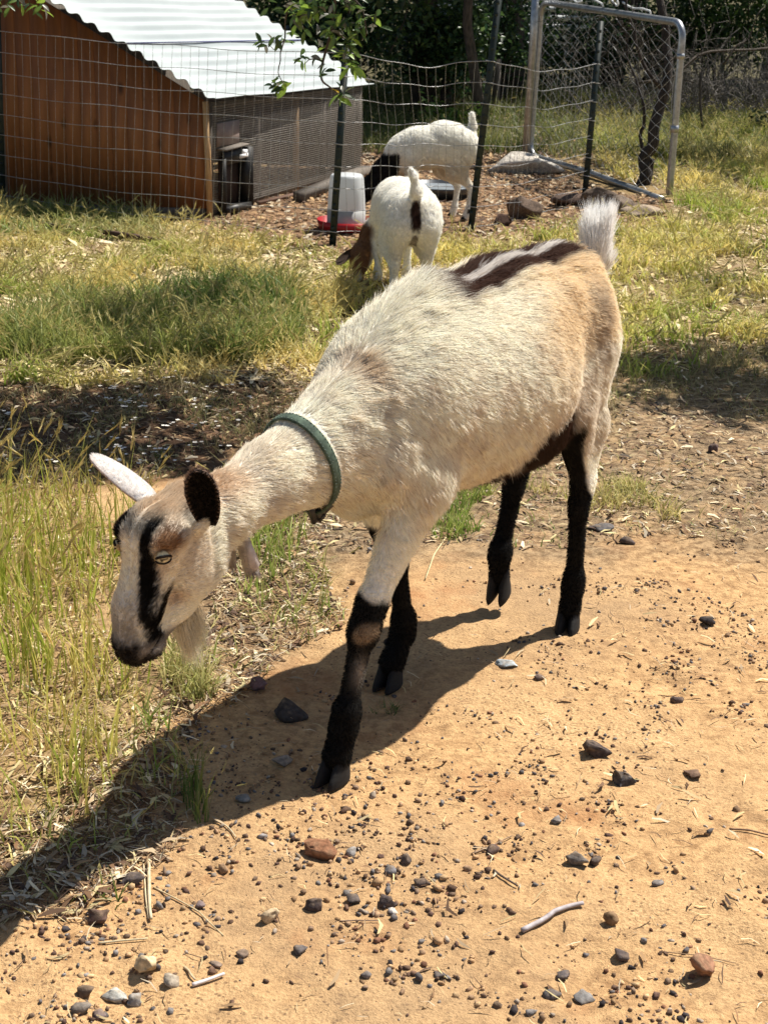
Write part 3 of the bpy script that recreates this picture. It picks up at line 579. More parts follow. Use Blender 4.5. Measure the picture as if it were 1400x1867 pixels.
# small sunlit weeds at the back of the pen
shrub('weed', .45, 12.7, .35, .28, [(.16, .25, .04), (.22, .3, .06)], 90, 'small bright green weed lit by sun at the back of the pen', 260, .06, 'weed', 6)
shrub('weed', 3.05, 13.1, .35, .18, [(.03, .05, .02)], 91, 'small dark low plant in the right meadow beyond the gate', 120, .06, 'weed', 6)
# bare twiggy brush, far right
def brush(x, y, w_, h, nt_, seed, label, low=False):
    r = np.random.default_rng(seed); mb = MB()
    for k in range(nt_):
        s = np.array([r.normal(0, w_*.3), r.normal(0, .25), 0 if not low else r.uniform(0, h*.5)]); a = r.uniform(-.2, .2)+(math.pi if r.random() < .5 else 0)
        L = r.uniform(.4, 1)*w_*.6; el = r.uniform(.1, 1.3)
        e_ = s+np.array([math.cos(a)*math.cos(el)*L, r.normal(0, .25), math.sin(el)*h*r.uniform(.5, 1)])
        P = limb(mb, s, e_, r.uniform(.003, .007), .0015, seed*7+k, 7, .18, 3)
        for j in range(3):
            b_ = P[r.integers(2, 6)]; limb(mb, b_, b_+r.normal(0, .12, 3)+[0, 0, .04], .0025, .001, seed*70+k*5+j, 4, .2, 3)
    e = empty('brush_shrub', (x, y, 0)); mb.build('twigs', M_twig, e)['kind'] = 'stuff'; tag(e, label, 'shrub'); return e
brush(2.35, 14.2, 1.3, 1.1, 120, 31, 'bare grey twiggy brush seen through the chain link gate')
brush(3.1, 14.6, 1.4, .9, 150, 32, 'bare grey brush just right of the gate upright')
brush(3.95, 15.0, 1.4, .85, 130, 33, 'bare grey brush at the right edge above the meadow')
mb = MB(); limb(mb, (1.95, 12.8, .42), (3.3, 13.6, .72), .012, .011, 5, 12, .10, 6); limb(mb, (3.3, 13.6, .72), (4.1, 13.9, 1.0), .011, .007, 6, 8, .12, 6); limb(mb, (2.5, 13.1, .50), (2.55, 13.0, .0), .014, .01, 7, 5, .05, 5); limb(mb, (3.2, 13.55, .7), (3.9, 13.2, .1), .012, .006, 8, 8, .1, 5); limb(mb, (2.7, 13.2, .55), (3.0, 13.3, 1.0), .01, .004, 9, 8, .1, 5)
tag(mb.build('fallen_branch', M_bark, None, True), 'long bare grey branch propped up across the meadow right of the gate', 'branch')
# slim dark tree behind the gate
tb = G(1166, 345); tx, ty = tb[0], tb[1]+.25
e = empty('slim_tree', (tx, ty, 0)); tag(e, 'slim leaning dark trunked tree just behind the chain link gate', 'tree')
mb = MB(); rel = lambda a, b_, y: AY(a, b_, y)-np.array([tx, ty, 0])
def path_tube(mb, pts, radii, n=7, sub=5, wob=.01, seed=1):
    P = np.array(pts); t = np.linspace(0, len(P)-1, sub*(len(P)-1)+1); Pi = np.stack([np.interp(t, range(len(P)), P[:, j]) for j in range(3)], 1)
    for _ in range(2): Pi[1:-1] = (Pi[:-2]+2*Pi[1:-1]+Pi[2:])/4
    Pi += np.stack([noise(np.c_[t*2, t*0+seed+j], seed+j) for j in range(3)], 1)*wob
    mb.tube(Pi, np.interp(t, range(len(P)), radii), n)
path_tube(mb, [rel(1163, 352, ty), rel(1178, 290, ty), rel(1192, 225, ty), rel(1210, 160, ty), rel(1218, 80, ty+.1), rel(1200, 0, ty+.2), rel(1200, -200, ty+.3)], [.045, .040, .036, .032, .028, .025, .02], 9, wob=.02)
path_tube(mb, [rel(1172, 350, ty+.05), rel(1172, 250, ty+.1), rel(1170, 190, ty+.1), rel(1150, 100, ty+.2), rel(1120, 20, ty+.2)], [.014, .012, .011, .008, .005], 6, wob=.02, seed=4)
path_tube(mb, [rel(1208, 165, ty), rel(1175, 120, ty), rel(1150, 60, ty), rel(1140, -20, ty)], [.016, .012, .009, .006], 6, wob=.02, seed=7)
path_tube(mb, [rel(1176, 345, ty), rel(1184, 325, ty), rel(1189, 290, ty)], [.012, .02, .02], 6, wob=.005, seed=8)
for k in range(70):
    a = AY(rng.uniform(1080, 1235), rng.uniform(0, 170), ty+rng.normal(.1, .25))-np.array([tx, ty, 0]); limb(mb, a, a+rng.normal(0, .13, 3)+[0, 0, -.03], .0035, .001, k, 6, .2, 3)
mb.build('trunk', simple('charred_bark', (.012, .010, .009), (.06, .048, .04), 25, .9, bmp=.8, bd=.02, vscale=(3, 3, .7)), e, True)
cs = np.array([[rng.normal(1.3, .5), rng.normal(1.7, .4), rng.uniform(1.35, 2.3)] for _ in range(30)]); V, T, col = leaf_cloud(cs, 2600, .25, .08, DG, 5)
o = link('crown', mesh_np('crown', V, T, M_leafmat, False, col), e); o['kind'] = 'stuff'

# ------------------------------------------------------------------ shading tree with hanging sprigs (crown mostly above the frame)
def leaf_mesh(L, W, fold, c_, nm='leaf'):
    t = np.array([0, .12, .35, .6, .85, 1.]); wd = np.array([.04, .35, .85, 1, .6, 0])*W/2; V = []; droop = -.25*L*t**2
    for k in range(6): V += [[t[k]*L, -wd[k], droop[k]+wd[k]*fold], [t[k]*L, 0, droop[k]], [t[k]*L, wd[k], droop[k]+wd[k]*fold]]
    Q = []
    for k in range(5): Q += [[3*k, 3*k+3, 3*k+4, 3*k+1], [3*k+1, 3*k+4, 3*k+5, 3*k+2]]
    V = np.array(V); cc = np.tile(c_, (len(V), 1)).astype(float); cc[1::3] *= 1.35
    return mesh_np(nm, V, np.array(Q), M_leafmat, False, cc)
leafs = [leaf_mesh(.052, .019, .5, (.05, .09, .028)), leaf_mesh(.046, .017, .7, (.03, .06, .02)), leaf_mesh(.055, .02, .3, (.10, .17, .04)), leaf_mesh(.045, .02, .6, (.16, .16, .13))]
leafbr = leaf_mesh(.06, .024, .3, (.22, .34, .05)); leafye = leaf_mesh(.055, .022, .3, (.55, .38, .04))
def add_leaf(par, p, d, me, s=1, roll=None):
    o = bpy.data.objects.new('leaf', me); COL.objects.link(o); o.parent = par; o.location = p
    q = Vector(d).to_track_quat('X', 'Z'); o.rotation_mode = 'QUATERNION'
    from mathutils import Quaternion
    o.rotation_quaternion = q @ Quaternion((1, 0, 0), roll if roll is not None else random.uniform(-1.2, 1.2)); o.scale = (s, s, s)
YB = 5.6
tr0 = np.array([-2.75, 6.1, 0]); et = empty('shade_tree', tuple(tr0)); tag(et, 'leafy tree out of frame at left whose sprigs hang over the coop roof', 'tree')
mb = MB(); limb(mb, (0, 0, -.05), (.3, -.2, 2.6), .13, .09, 71, 9, .05, 10); limb(mb, (.28, -.18, 2.2), (1.6, -.3, 2.7), .06, .035, 72, 8, .06, 8)
limb(mb, (1.6, -.3, 2.7), (3.6, -.7, 3.0), .035, .015, 73, 8, .05, 7); limb(mb, (.2, -.1, 1.9), (.9, -1.4, 2.9), .05, .02, 74, 8, .06, 7); limb(mb, (.3, -.2, 2.5), (.5, 1.2, 3.4), .05, .02, 75, 8, .06, 7); limb(mb, (1.6, -.3, 2.7), (2.5, -1.3, 3.1), .03, .012, 76, 8, .06, 6)
rl = lambda a, b_, y=YB: AY(a, b_, y)-tr0
limb(mb, (1.9, -.33, 2.72), rl(600, -120), .02, .010, 77, 8, .05, 6); limb(mb, (.6, -.35, 2.45), rl(40, -60), .016, .006, 78, 8, .05, 6)
mb.build('trunk', M_bark, et, True)
sprigs = {  # px paths of hanging twigs
 'a': ([(600, -120), (612, -20), (604, 60), (588, 112), (584, 145), (606, 160), (622, 178)], .0075, .002),
 'b': ([(560, -110), (524, 10), (518, 70), (512, 96), (507, 125), (512, 145), (520, 158)], .004, .0012),
 'c': ([(518, 70), (500, 92), (486, 82)], .002, .001), 'd': ([(604, 50), (640, 80), (650, 110), (640, 122)], .004, .0015),
 'e': ([(612, -20), (560, 5), (548, 30)], .004, .0015), 'f': ([(612, -20), (660, 10), (668, 60), (660, 75)], .004, .0015),
 'g': ([(588, 112), (566, 106), (556, 118)], .003, .0012), 'h': ([(40, -60), (50, -5), (62, 22)], .004, .0015), 'i': ([(40, -60), (15, -20), (8, 14)], .004, .0015)}
branch_o = {}
for k, (pp, r0, r1) in sprigs.items():
    m_ = MB(); path_tube(m_, [rl(a, b_, YB+.03*math.sin(i_*2+ord(k))) for i_, (a, b_) in enumerate(pp)], np.linspace(r0, r1, len(pp)), 6, wob=.004, seed=ord(k))
    branch_o[k] = m_.build('branch', M_bark, et, True)
def rosette(key, px, py, n_, spread, s=1, bright=.2, yel=0):
    for j in range(n_):
        a = random.uniform(0, 6.28); d = np.array([math.cos(a), random.uniform(-.7, .7), math.sin(a)*.8-.25])
        c_ = rl(px+random.gauss(0, spread), py+random.gauss(0, spread*.8), YB+random.gauss(0, .035))
        me = leafye if j < yel else (leafbr if random.random() < bright else random.choice(leafs)); add_leaf(branch_o[key], c_, d, me, s*random.uniform(.75, 1.15))
for a in [('a', 620, 172, 12, 5, 1.1, .35, 1), ('a', 590, 118, 6, 8, .9, .1), ('g', 558, 110, 9, 7, .8, .15), ('b', 518, 155, 11, 10, .9, .3), ('b', 500, 158, 6, 7, .8, 0), ('b', 517, 72, 10, 9, .9, 0), ('c', 482, 80, 6, 4, .8, 0), ('e', 548, 20, 16, 12, 1.0, .75), ('e', 520, 12, 10, 14, 1, .1), ('d', 640, 118, 14, 8, .9, .45), ('d', 638, 88, 14, 13, .9, .2), ('f', 655, 40, 40, 20, .9, .15), ('e', 560, 25, 26, 26, 1.0, .15), ('a', 610, 75, 20, 16, .9, .1), ('d', 625, 60, 22, 18, .9, .1), ('f', 640, 10, 16, 18, 1, .1), ('a', 600, 30, 16, 18, 1, .05), ('a', 580, -15, 14, 20, 1, .1), ('h', 62, 12, 12, 9, .9, .3), ('h', 40, -8, 8, 12, 1, .1), ('i', 8, 8, 7, 8, .9, .2)]: rosette(*a)
def shade_crown(parent, org, polys, n_, zlo, zhi, size, seed, extra):
    r = np.random.default_rng(seed); P = []
    for poly, share in polys:
        pp = np.array(poly); m = 0
        while m < share:
            q = r.uniform(pp.min(0), pp.max(0))
            if inpoly(q[None], poly)[0]:
                z = r.uniform(zlo, zhi); p = np.array([q[0], q[1], 0])+sun_dir*(z/sun_dir[2]); P.append(p); m += 1
    P = np.array(P+extra); V, T, col = leaf_cloud(P, n_, .17, size, MG, seed+1)
    u_, v_ = project(V); bad = (u_ > -30) & (u_ < 1430) & (v_ > -25) & (v_ < 1900)
    lf = ~bad.reshape(-1, 4).any(1); k = np.repeat(lf, 4); V, col = V[k], col[k]; n2 = lf.sum(); b_ = np.arange(n2)[:, None]*4
    T = np.concatenate([b_+[[0, 1, 2]], b_+[[0, 2, 3]]])
    o = link('crown', mesh_np('crown', V-org, T, M_leafmat, False, col), parent); o['kind'] = 'stuff'
ZS1 = wpoly([(-250, 705), (120, 720), (330, 690), (470, 700), (470, 780), (400, 850), (280, 880), (100, 900), (-250, 930)])
ZS2 = wpoly([(150, 585), (260, 560), (430, 575), (420, 640), (250, 650), (60, 640)])
exl = [np.array([r_.uniform(-3.6, -1.2), r_.uniform(5, 7.5), r_.uniform(2.2, 3.8)]) for _ in range(70)]
shade_crown(et, tr0, [(ZS1, 46), (ZS2, 8)], 6200, 1.9, 3.0, .08, 301, exl)
tr1 = np.array([3.9, 7.6, 0]); er = empty('shade_tree', tuple(tr1)); tag(er, 'leafy tree out of frame at right whose shade falls on the path edge', 'tree')
mb = MB(); limb(mb, (0, 0, -.05), (-.2, -.1, 2.8), .12, .08, 81, 9, .05, 10)
for k, q in enumerate([(-1.2, -.6, 2.6), (-1.0, .6, 3.0), (.8, .2, 3.5), (-.5, -1.3, 3.0)]): limb(mb, (-.15, -.1, 1.9+.2*k), q, .05, .015, 82+k, 8, .08, 7)
mb.build('trunk', M_bark, er, True)
ZS3 = wpoly([(1130, 700), (1200, 650), (1420, 640), (1600, 700), (1600, 790), (1400, 775), (1250, 760), (1160, 740)])
ZS4 = wpoly([(1230, 690), (1500, 690), (1500, 730), (1300, 735)])
exr = [np.array([r_.uniform(3.0, 5.2), r_.uniform(6.5, 9), r_.uniform(2.3, 4)]) for _ in range(60)]
shade_crown(er, tr1, [(ZS3, 24), (ZS4, 8)], 6800, 2.0, 2.9, .07, 311, exr)

# ------------------------------------------------------------------ far white slatted shed
e = empty('white_shed', (1.5, 21.5, 0)); tag(e, 'far white slatted shed wall glimpsed through the trees', 'shed')
mw = simple('white_slat_paint', (.62, .64, .66), (.78, .8, .8), 12, .5, bmp=0); md = simple('dark_gap_wood', (.02, .02, .02), (.04, .04, .04), 12, .9, bmp=0)
m_ = MB(); m_.box((0, .06, .5), (2.6, .06, 1.5)); m_.build('wall', md, e)
slat = MB(); slat.box((0, 0, 0), (2.6, .03, .075)); sm_ = slat.mesh('slat', mw)
for k in range(12): link('slat', sm_, e, (0, 0, -.1+.115*k))

# ------------------------------------------------------------------ coop
ce = empty('chicken_coop', (-1.0, 8.26, 0)); tag(ce, 'low brown plank coop with white corrugated roof and wire mesh front', 'coop'); co_ = np.array([-1.0, 8.26, 0])
M_wood = simple('stained_plank', (.16, .060, .020), (.31, .125, .044), 5, .6, bmp=.35, bd=.003, vscale=(5, 5, .5)); 
# knots
n = M_wood.node_tree; b = [x for x in n.nodes if x.type == 'BSDF_PRINCIPLED'][0]; src = b.inputs['Base Color'].links[0].from_socket
vo = n.nodes.new('ShaderNodeTexVoronoi'); vo.inputs['Scale'].default_value = 5; mp = n.nodes.new('ShaderNodeMapping'); mp.inputs['Scale'].default_value = (1.6, 1.6, .75); tc = n.nodes.new('ShaderNodeTexCoord')
oi = n.nodes.new('ShaderNodeObjectInfo'); va = n.nodes.new('ShaderNodeVectorMath'); va.operation = 'ADD'; n.links.new(tc.outputs['Object'], va.inputs[0]); n.links.new(oi.outputs['Location'], va.inputs[1])
n.links.new(va.outputs[0], mp.inputs[0]); n.links.new(mp.outputs[0], vo.inputs['Vector'])
kr = ramp(n, vo.outputs['Distance'], [(.05, (.32,)*3), (.16, (1,)*3)]); mx = n.nodes.new('ShaderNodeMix'); mx.data_type = 'RGBA'; mx.blend_type = 'MULTIPLY'; mx.inputs[0].default_value = 1
n.links.new(src, mx.inputs[6]); n.links.new(kr, mx.inputs[7]); n.links.new(mx.outputs[2], b.inputs['Base Color'])
M_trim = simple('pale_trim_wood', (.35, .2, .09), (.55, .36, .18), 20, .6, bmp=.2, vscale=(4, 4, .5))
M_grey = simple('weathered_wood', (.09, .075, .06), (.2, .17, .14), 25, .85, bmp=.4, vscale=(3, 3, .6))
A0, A1 = np.array([-.985, 8.26, 0]), np.array([-2.06, 8.34, 0]); Wd = (A1-A0); WL = np.linalg.norm(Wd); Wd /= WL; nb = 13; slope = .466/.815
nrm = np.array([-Wd[1], Wd[0], 0]); 
if nrm[1] > 0: nrm = -nrm
for k in range(nb):
    a, b_ = k*WL/nb+.0007, (k+1)*WL/nb-.0007; z0 = .045; za = .60+a*slope; zb = .60+b_*slope
    p = [A0+Wd*a, A0+Wd*b_]; V = []
    for d_ in (0, .018+.0008*math.sin(k*5)):
        for q, zt in ((p[0], za), (p[1], zb)): V += [q+nrm*d_+[0, 0, z0], q+nrm*d_+[0, 0, zt]]
    V = np.array(V); ctr = V.mean(0); F_ = [[0, 1, 3, 2], [4, 6, 7, 5], [0, 4, 5, 1], [2, 3, 7, 6], [0, 2, 6, 4], [1, 5, 7, 3]]
    o = link('board', mesh_np('board', V-ctr, np.array(F_), M_wood), ce, ctr-co_)
def cpart(name, fn, mat, smooth=False, parent=None):
    m_ = MB(); fn(m_); 
    m_.v = [v-co_ for v in m_.v]; return m_.build(name, mat, parent or ce, smooth)
cpart('back_wall', lambda m_: m_.bar([-2.08, 8.4, .62], [-1.35, 10.35, .62], .03, 1.2), M_grey)
cpart('far_wall', lambda m_: m_.bar([-.25, 10.17, .3], [-1.3, 10.35, .3], .02, .55), M_grey)
cpart('corner_trim', lambda m_: m_.bar([-.968, 8.243, .0], [-.984, 8.238, .6], .03, .03, (1, 0, 0)), M_trim)
cpart('sill_beam', lambda m_: m_.bar([-1.0, 8.27, .022], [-2.05, 8.35, .022], .05, .045), M_grey)
E1, E2 = np.array([-.955, 8.30, 0]), np.array([-.205, 10.15, 0]); Ed = E2-E1; EL = np.linalg.norm(Ed); Ed /= EL
for s in (.0, .28, .53, .72, .995):
    cpart('stud', lambda m_: m_.bar(E1+Ed*EL*s+[-.02, .01, .0], E1+Ed*EL*s+[-.02, .01, .585-.04*s], .035, .035, (1, 0, 0)), M_trim if s in (.53,) else M_grey)
cpart('top_rail', lambda m_: m_.bar(E1+[-.02, 0, .575], E2+[-.02, 0, .53], .03, .035), M_grey)
cpart('bottom_rail', lambda m_: m_.bar(E1+[-.02, 0, .03], E2+[-.02, 0, .03], .03, .05), M_grey)
def hw(m_):
    g = .0125; N_ = int(EL/g)
    for k in range(N_): 
        q = E1+Ed*g*k; m_.bar(q+[0, 0, .03], q+[0, 0, .585-.045*k/N_], .0019)
    for k in range(int(.55/g)): m_.bar(E1+[0, 0, .03+k*g], E2+[0, 0, .03+k*g*.965], .0021)
hwm = cpart('wire_mesh', hw, simple('hardware_cloth', (.28, .25, .21), (.40, .36, .31), 40, .5, .3, bmp=0)); hwm['kind'] = 'stuff'
# roof: corrugations run along the eave
RC = np.array([-.93, 8.15, .606]); RE = np.array([-.145, 10.27, .535])-RC; D = np.array([-.815, .0, .466]); D /= np.linalg.norm(D)
nt_, ne_ = 15*12+1, 7; T_ = np.linspace(0, 1.33, nt_); Nn = np.cross(RE/np.linalg.norm(RE), D); Nn /= np.linalg.norm(Nn)
if Nn[2] < 0: Nn = -Nn
V = []; 
for sgn in (0, 1):
    for k, t in enumerate(T_):
        for j in range(ne_):
            V.append(RC+RE*(j/(ne_-1))+D*t+Nn*((.0105)*math.cos(t/.0885*2*math.pi)-.0025*sgn+.012)+Nn*.004*math.sin(j*2.1+t*3))
V = np.array(V)-co_; i = np.arange(nt_*ne_).reshape(nt_, ne_); Q = np.stack([i[:-1, :-1], i[1:, :-1], i[1:, 1:], i[:-1, 1:]], -1).reshape(-1, 4)
rim = [[i[k, 0], i[k+1, 0], i[k+1, 0]+nt_*ne_, i[k, 0]+nt_*ne_] for k in range(nt_-1)]+[[i[0, j], i[0, j+1], i[0, j+1]+nt_*ne_, i[0, j]+nt_*ne_] for j in range(ne_-1)]+[[i[k, -1], i[k+1, -1], i[k+1, -1]+nt_*ne_, i[k, -1]+nt_*ne_] for k in range(nt_-1)]
M_roof = simple('white_roof_panel', (.34, .38, .385), (.45, .49, .49), 1.4, .5, 0, bmp=.02)
link('roof', mesh_np('roof', V, np.concatenate([Q, Q[:, ::-1]+nt_*ne_, np.array(rim)]), M_roof, True), ce)
cpart('purlin_cord', lambda m_: m_.tube(np.array([RC+RE*s+D*.52+Nn*(.026) for s in (.0, .5, .98)]), .0035, 5), simple('blue_cord', (.06, .06, .16), (.1, .1, .25), 20, .5, bmp=0))
# pop door beside the plank wall
dq = lambda s, o_=0, z=0: E1+Ed*s+np.array([Ed[1], -Ed[0], 0])*o_+[0, 0, z]
cpart('door_board', lambda m_: m_.bar(dq(.03, .03, .345), dq(.28, .035, .355), .075, .008), M_grey)
dr = cpart('door_frame', lambda m_: (m_.bar(dq(.28, .05, .02), dq(.28, .05, .34), .018, .08, (1, 0, 0)), m_.bar(dq(.03, .045, .30), dq(.28, .05, .30), .016, .07), m_.bar(dq(.03, .05, .03), dq(.28, .055, .03), .06, .03), m_.bar(dq(.03, .045, .02), dq(.03, .045, .30), .012, .03, (1, 0, 0))), simple('black_plastic', (.012, .011, .01), (.03, .028, .025), 30, .5, bmp=.1))
cpart('door_backing', lambda m_: m_.bar(dq(.04, .01, .16), dq(.27, .01, .16), .006, .28), simple('dark_brown_panel', (.03, .016, .01), (.06, .03, .018), 12, .7), parent=None)
cpart('label_plate', lambda m_: (m_.bar(dq(.13, .092, .305), dq(.22, .094, .305), .004, .02), m_.bar(dq(.16, .092, .325), dq(.21, .094, .32), .004, .03)), simple('white_label', (.7, .7, .7), (.8, .8, .8), 20, .5, bmp=0))
cpart('glazing_board', lambda m_: m_.bar(dq(.02, .012, .42), dq(.27, .014, .42), .005, .12), simple('faded_pink_board', (.2, .15, .13), (.3, .23, .2), 12, .7))
# timbers beside the mesh front
for (a, b_, w_, h_, zz, lab, mt) in [((545, 368), (668, 318), .07, .05, .03, 'weathered beam lying along the foot of the coop mesh front', M_grey), ((470, 374), (655, 332), .035, .018, .012, 'thin reddish plank lying in front of the weathered beam', simple('red_plank', (.12, .06, .04), (.25, .15, .1), 20, .8))]:
    m_ = MB(); m_.bar(G(*a)+[0, 0, zz], G(*b_)+[0, 0, zz], w_, h_); tag(m_.build('timber', mt), lab, 'timber')
for (a, b_, lab) in [((192, 434), (292, 449), 'dark rusty bar lying in the grass before the coop'), ((72, 419), (135, 426), 'short dark bar lying in weeds at the left')]:
    m_ = MB(); m_.bar(G(*a)+[0, 0, .03], G(*b_)+[0, 0, .028], .03, .02); tag(m_.build('metal_bar', simple('rusty_iron', (.035, .018, .012), (.10, .05, .03), 30, .8)), lab, 'bar')

# ------------------------------------------------------------------ wire fence
PB = [np.array([-3.9, 9.05, 0]), np.array([-2.083, 8.263, 0]), np.array([-.291, 7.491, 0]), np.array([.407, 8.075, 0]), np.array([1.116, 9.057, 0])]
Z0 = [.93, .925, .905, .85, .79]; lean = [0, .03, .055, .075, .025]; PH = [1.25, 1.28, .93, 1.42, 1.02]
fe = empty('wire_fence', tuple(PB[2])); tag(fe, 'galvanised welded wire fence on dark green posts in front of the coop', 'fence'); fo = PB[2]
def fpart(name, m_, mat, par=None, smooth=False):
    m_.v = [v-fo for v in m_.v]; return m_.build(name, mat, par or fe, smooth)
for k in range(1, 5):
    a = PB[k]; t_ = np.array([lean[k], .0, 0]); top = a+[lean[k]*PH[k]/.9, 0, PH[k]]; m_ = MB()
    m_.bar(a+[0, 0, -.1], top, .034, .006, (0, 1, 0)); m_.bar(a+[0, .013, -.1], top+[0, .013, 0], .006, .024, (0, 1, 0))
    for j in range(int(PH[k]/.055)): q = a+(top-a)*(j*.055+.03)/PH[k]; m_.box(q+[0, -.005, 0], (.014, .008, .016))
    po = fpart('post', m_, M_post)
    m_ = MB()
    for j in range(9):
        z = Z0[k]-.1045*j
        if z > .03: q = a+(top-a)*(z/PH[k]); m_.tube([q+[-.024, -.004, .004], q+[0, -.014, 0], q+[.024, -.004, -.004]], .0022, 5)
    fpart('wire_clip', m_, M_clip, po)
def fpt(seg, s, z):                       # s along the panel 0..1, z height; panels sag and buckle
    a, b_ = PB[seg], PB[seg+1]; p = a+(b_-a)*s; lx = lean[seg]*(1-s)+lean[seg+1]*s; f = math.sin(math.pi*s)
    zt = z/.92; dz = {0: -.01, 1: -.018, 2: -.05*max(0, zt-.55)*2.2*math.sin(math.pi*min(1, s*1.05)), 3: -.035*(.3+zt)}[seg]*f
    wv = .006*math.sin(s*17+z*9+seg*3)*f
    off = {0: .02, 1: .015*math.sin(3*s*math.pi)+.02*f, 2: .05*f*zt*math.sin(5*s+z*4), 3: .03*math.sin(7*s+z*5)*f}[seg]
    return p+np.array([lx*z/.9, -.014-off, z+dz+wv])
for j in range(9):
    for seg in range(0, 4):
        P = []
        for s in np.linspace(0, 1, 25): zz = (Z0[seg]*(1-s)+Z0[seg+1]*s)-(.1045-.005*(seg == 3)*s)*j; P.append(fpt(seg, s, max(zz, .01)))
        m_ = MB(); m_.tube(np.array(P), .0015 if j else .0018, 5, False); fpart('line_wire', m_, M_wire)
for seg in range(0, 4):
    m_ = MB(); L = np.linalg.norm(PB[seg+1]-PB[seg]); N_ = int(L/.0508)
    for k in range(1, N_):
        s0 = k/N_; P = []
        for z in np.linspace(0, 1, 10):
            s = s0+(.04*math.sin(z*3+seg)*(seg == 2)+.004*math.sin(z*6+k))*1.0/L*1.0+(seg == 2)*(-.07)*(max(0, z-.65))/.35*math.sin(math.pi*s0)
            zt = Z0[seg]*(1-s)+Z0[seg+1]*s; P.append(fpt(seg, min(max(s, 0), 1), .005+(zt-.005)*z))
        m_.tube(np.array(P), .0008, 4, False)
    fpart('stay_wires', m_, M_wire)['kind'] = 'stuff'

# ------------------------------------------------------------------ chain link gate
ge = empty('chain_link_gate', (1.659, 9.3, 0)); go = np.array([1.659, 9.3, 0]); tag(ge, 'leaning galvanised tube gate panel with rounded corners and sagging chain link', 'gate')
BR, BL = np.array([1.655, 9.3, .02]), np.array([.965, 11.1, .03]); TR, TL = AY(1245, 42, 9.3), AY(987, 3, 11.1)
def gate_pt(s, t): return (BR*(1-s)+BL*s)*(1-t)+(TR*(1-s)+TL*s)*t
m_ = MB(); P = []
rr = .09
def arc(cx, cy, a0, a1): return [(cx+rr*math.cos(a)/1.94, cy+rr*math.sin(a)/1.0) for a in np.linspace(a0, a1, 7)]
loop = [(0, 0)]+arc(rr/1.94, 1-rr, math.pi, math.pi/2)+arc(1-rr/1.94, 1-rr, math.pi/2, 0)+arc(1-rr/1.94, rr, 0, -math.pi/2)+[(.5, 0), (.03, -.03)]
P = []
for a, b_ in zip(loop[:-1], loop[1:]):
    kk = max(1, int(max(abs(a[0]-b_[0])*1.9, abs(a[1]-b_[1]))/.1))
    for j in range(kk): P.append(gate_pt(a[0]+(b_[0]-a[0])*j/kk, a[1]+(b_[1]-a[1])*j/kk))
P.append(gate_pt(*loop[-1])); m_.tube(np.array(P)-go, .021, 12); m_.build('frame', M_galv, ge, True)
m_ = MB(); gd = np.array(BL-BR); gd /= np.linalg.norm(gd); gn = np.array([-gd[1], gd[0], 0]); nw = 27; nh = 13
for k in range(nw+1):
    for ph in (0, 1):
        P = []
        for j in range(nh*2+1):
            s = (k+(.5 if (j+k) % 2 else -.5)*1.0)/nw; t = .01+.955*j/(nh*2); s2 = s+.02*math.sin(t*5+s*4)+.012*math.sin(t*11+s*20); t2 = t-.03*math.sin(s*math.pi*2.5)*math.sin(t*math.pi)+.01*math.sin(s*30)
            if 0 <= s2 <= 1: P.append(gate_pt(s2, t2)+gn*(.004*(1 if (j % 2) else -1)+.03*math.sin(s*5+t*4)*math.sin(t*math.pi)*math.sin(s*math.pi)))
        if len(P) > 2 and ph == 0: m_.tube(np.array(P)-go, .0017, 3, False)
m_.build('chain_link', M_wire, ge)['kind'] = 'stuff'
m_ = MB(); m_.tube(np.array([gate_pt(0, .42), gate_pt(0, .38)])-go, .025, 10); m_.tube(np.array([gate_pt(0, .83), gate_pt(0, .80)])-go, .024, 10); m_.build('clamp', M_galv, ge, True)
for k, pts in enumerate([[(1040, -15), (1048, 6), (1060, 3)], [(1070, -6), (1085, 2), (1098, 8), (1098, 14)], [(1108, -8), (1118, 6), (1126, 14), (1124, 2)], [(1134, 6), (1150, 17), (1170, 16), (1184, 22), (1185, 28)]]):
    m_ = MB(); path_tube(m_, [AY(a, b_, 9.3+(1245-a)/255*1.8)+[0, 0, .005]-go for a, b_ in pts], [.006]*len(pts), 6, wob=.003, seed=k); m_.build('wire_tie', simple('white_wire', (.6, .6, .58), (.75, .75, .72), 20, .5, bmp=0), ge, True)
m_ = MB(); q = G(957, 292); m_.tube([q+[0, 0, -.05], AY(972, 60, q[1])*1, AY(978, -60, q[1])], .026, 12); tag(m_.build('pipe_post', M_galv, None, True), 'galvanised pipe post against the far end of the chain link gate', 'post')
m_ = MB(); q = G(1216, 352); m_.tube([q+[0, 0, -.05], AY(1226, 235, q[1])], .011, 8); tag(m_.build('short_stake', M_post, None, True), 'thin short stake beside the near upright of the chain link gate', 'stake')
m_ = MB(); q = G(903, 205); m_.tube([q+[0, 0, -.05], AY(908, 108, q[1])], .03, 8); tag(m_.build('far_post', M_grey, None, True), 'grey post standing in the grass far behind the white kid', 'post')

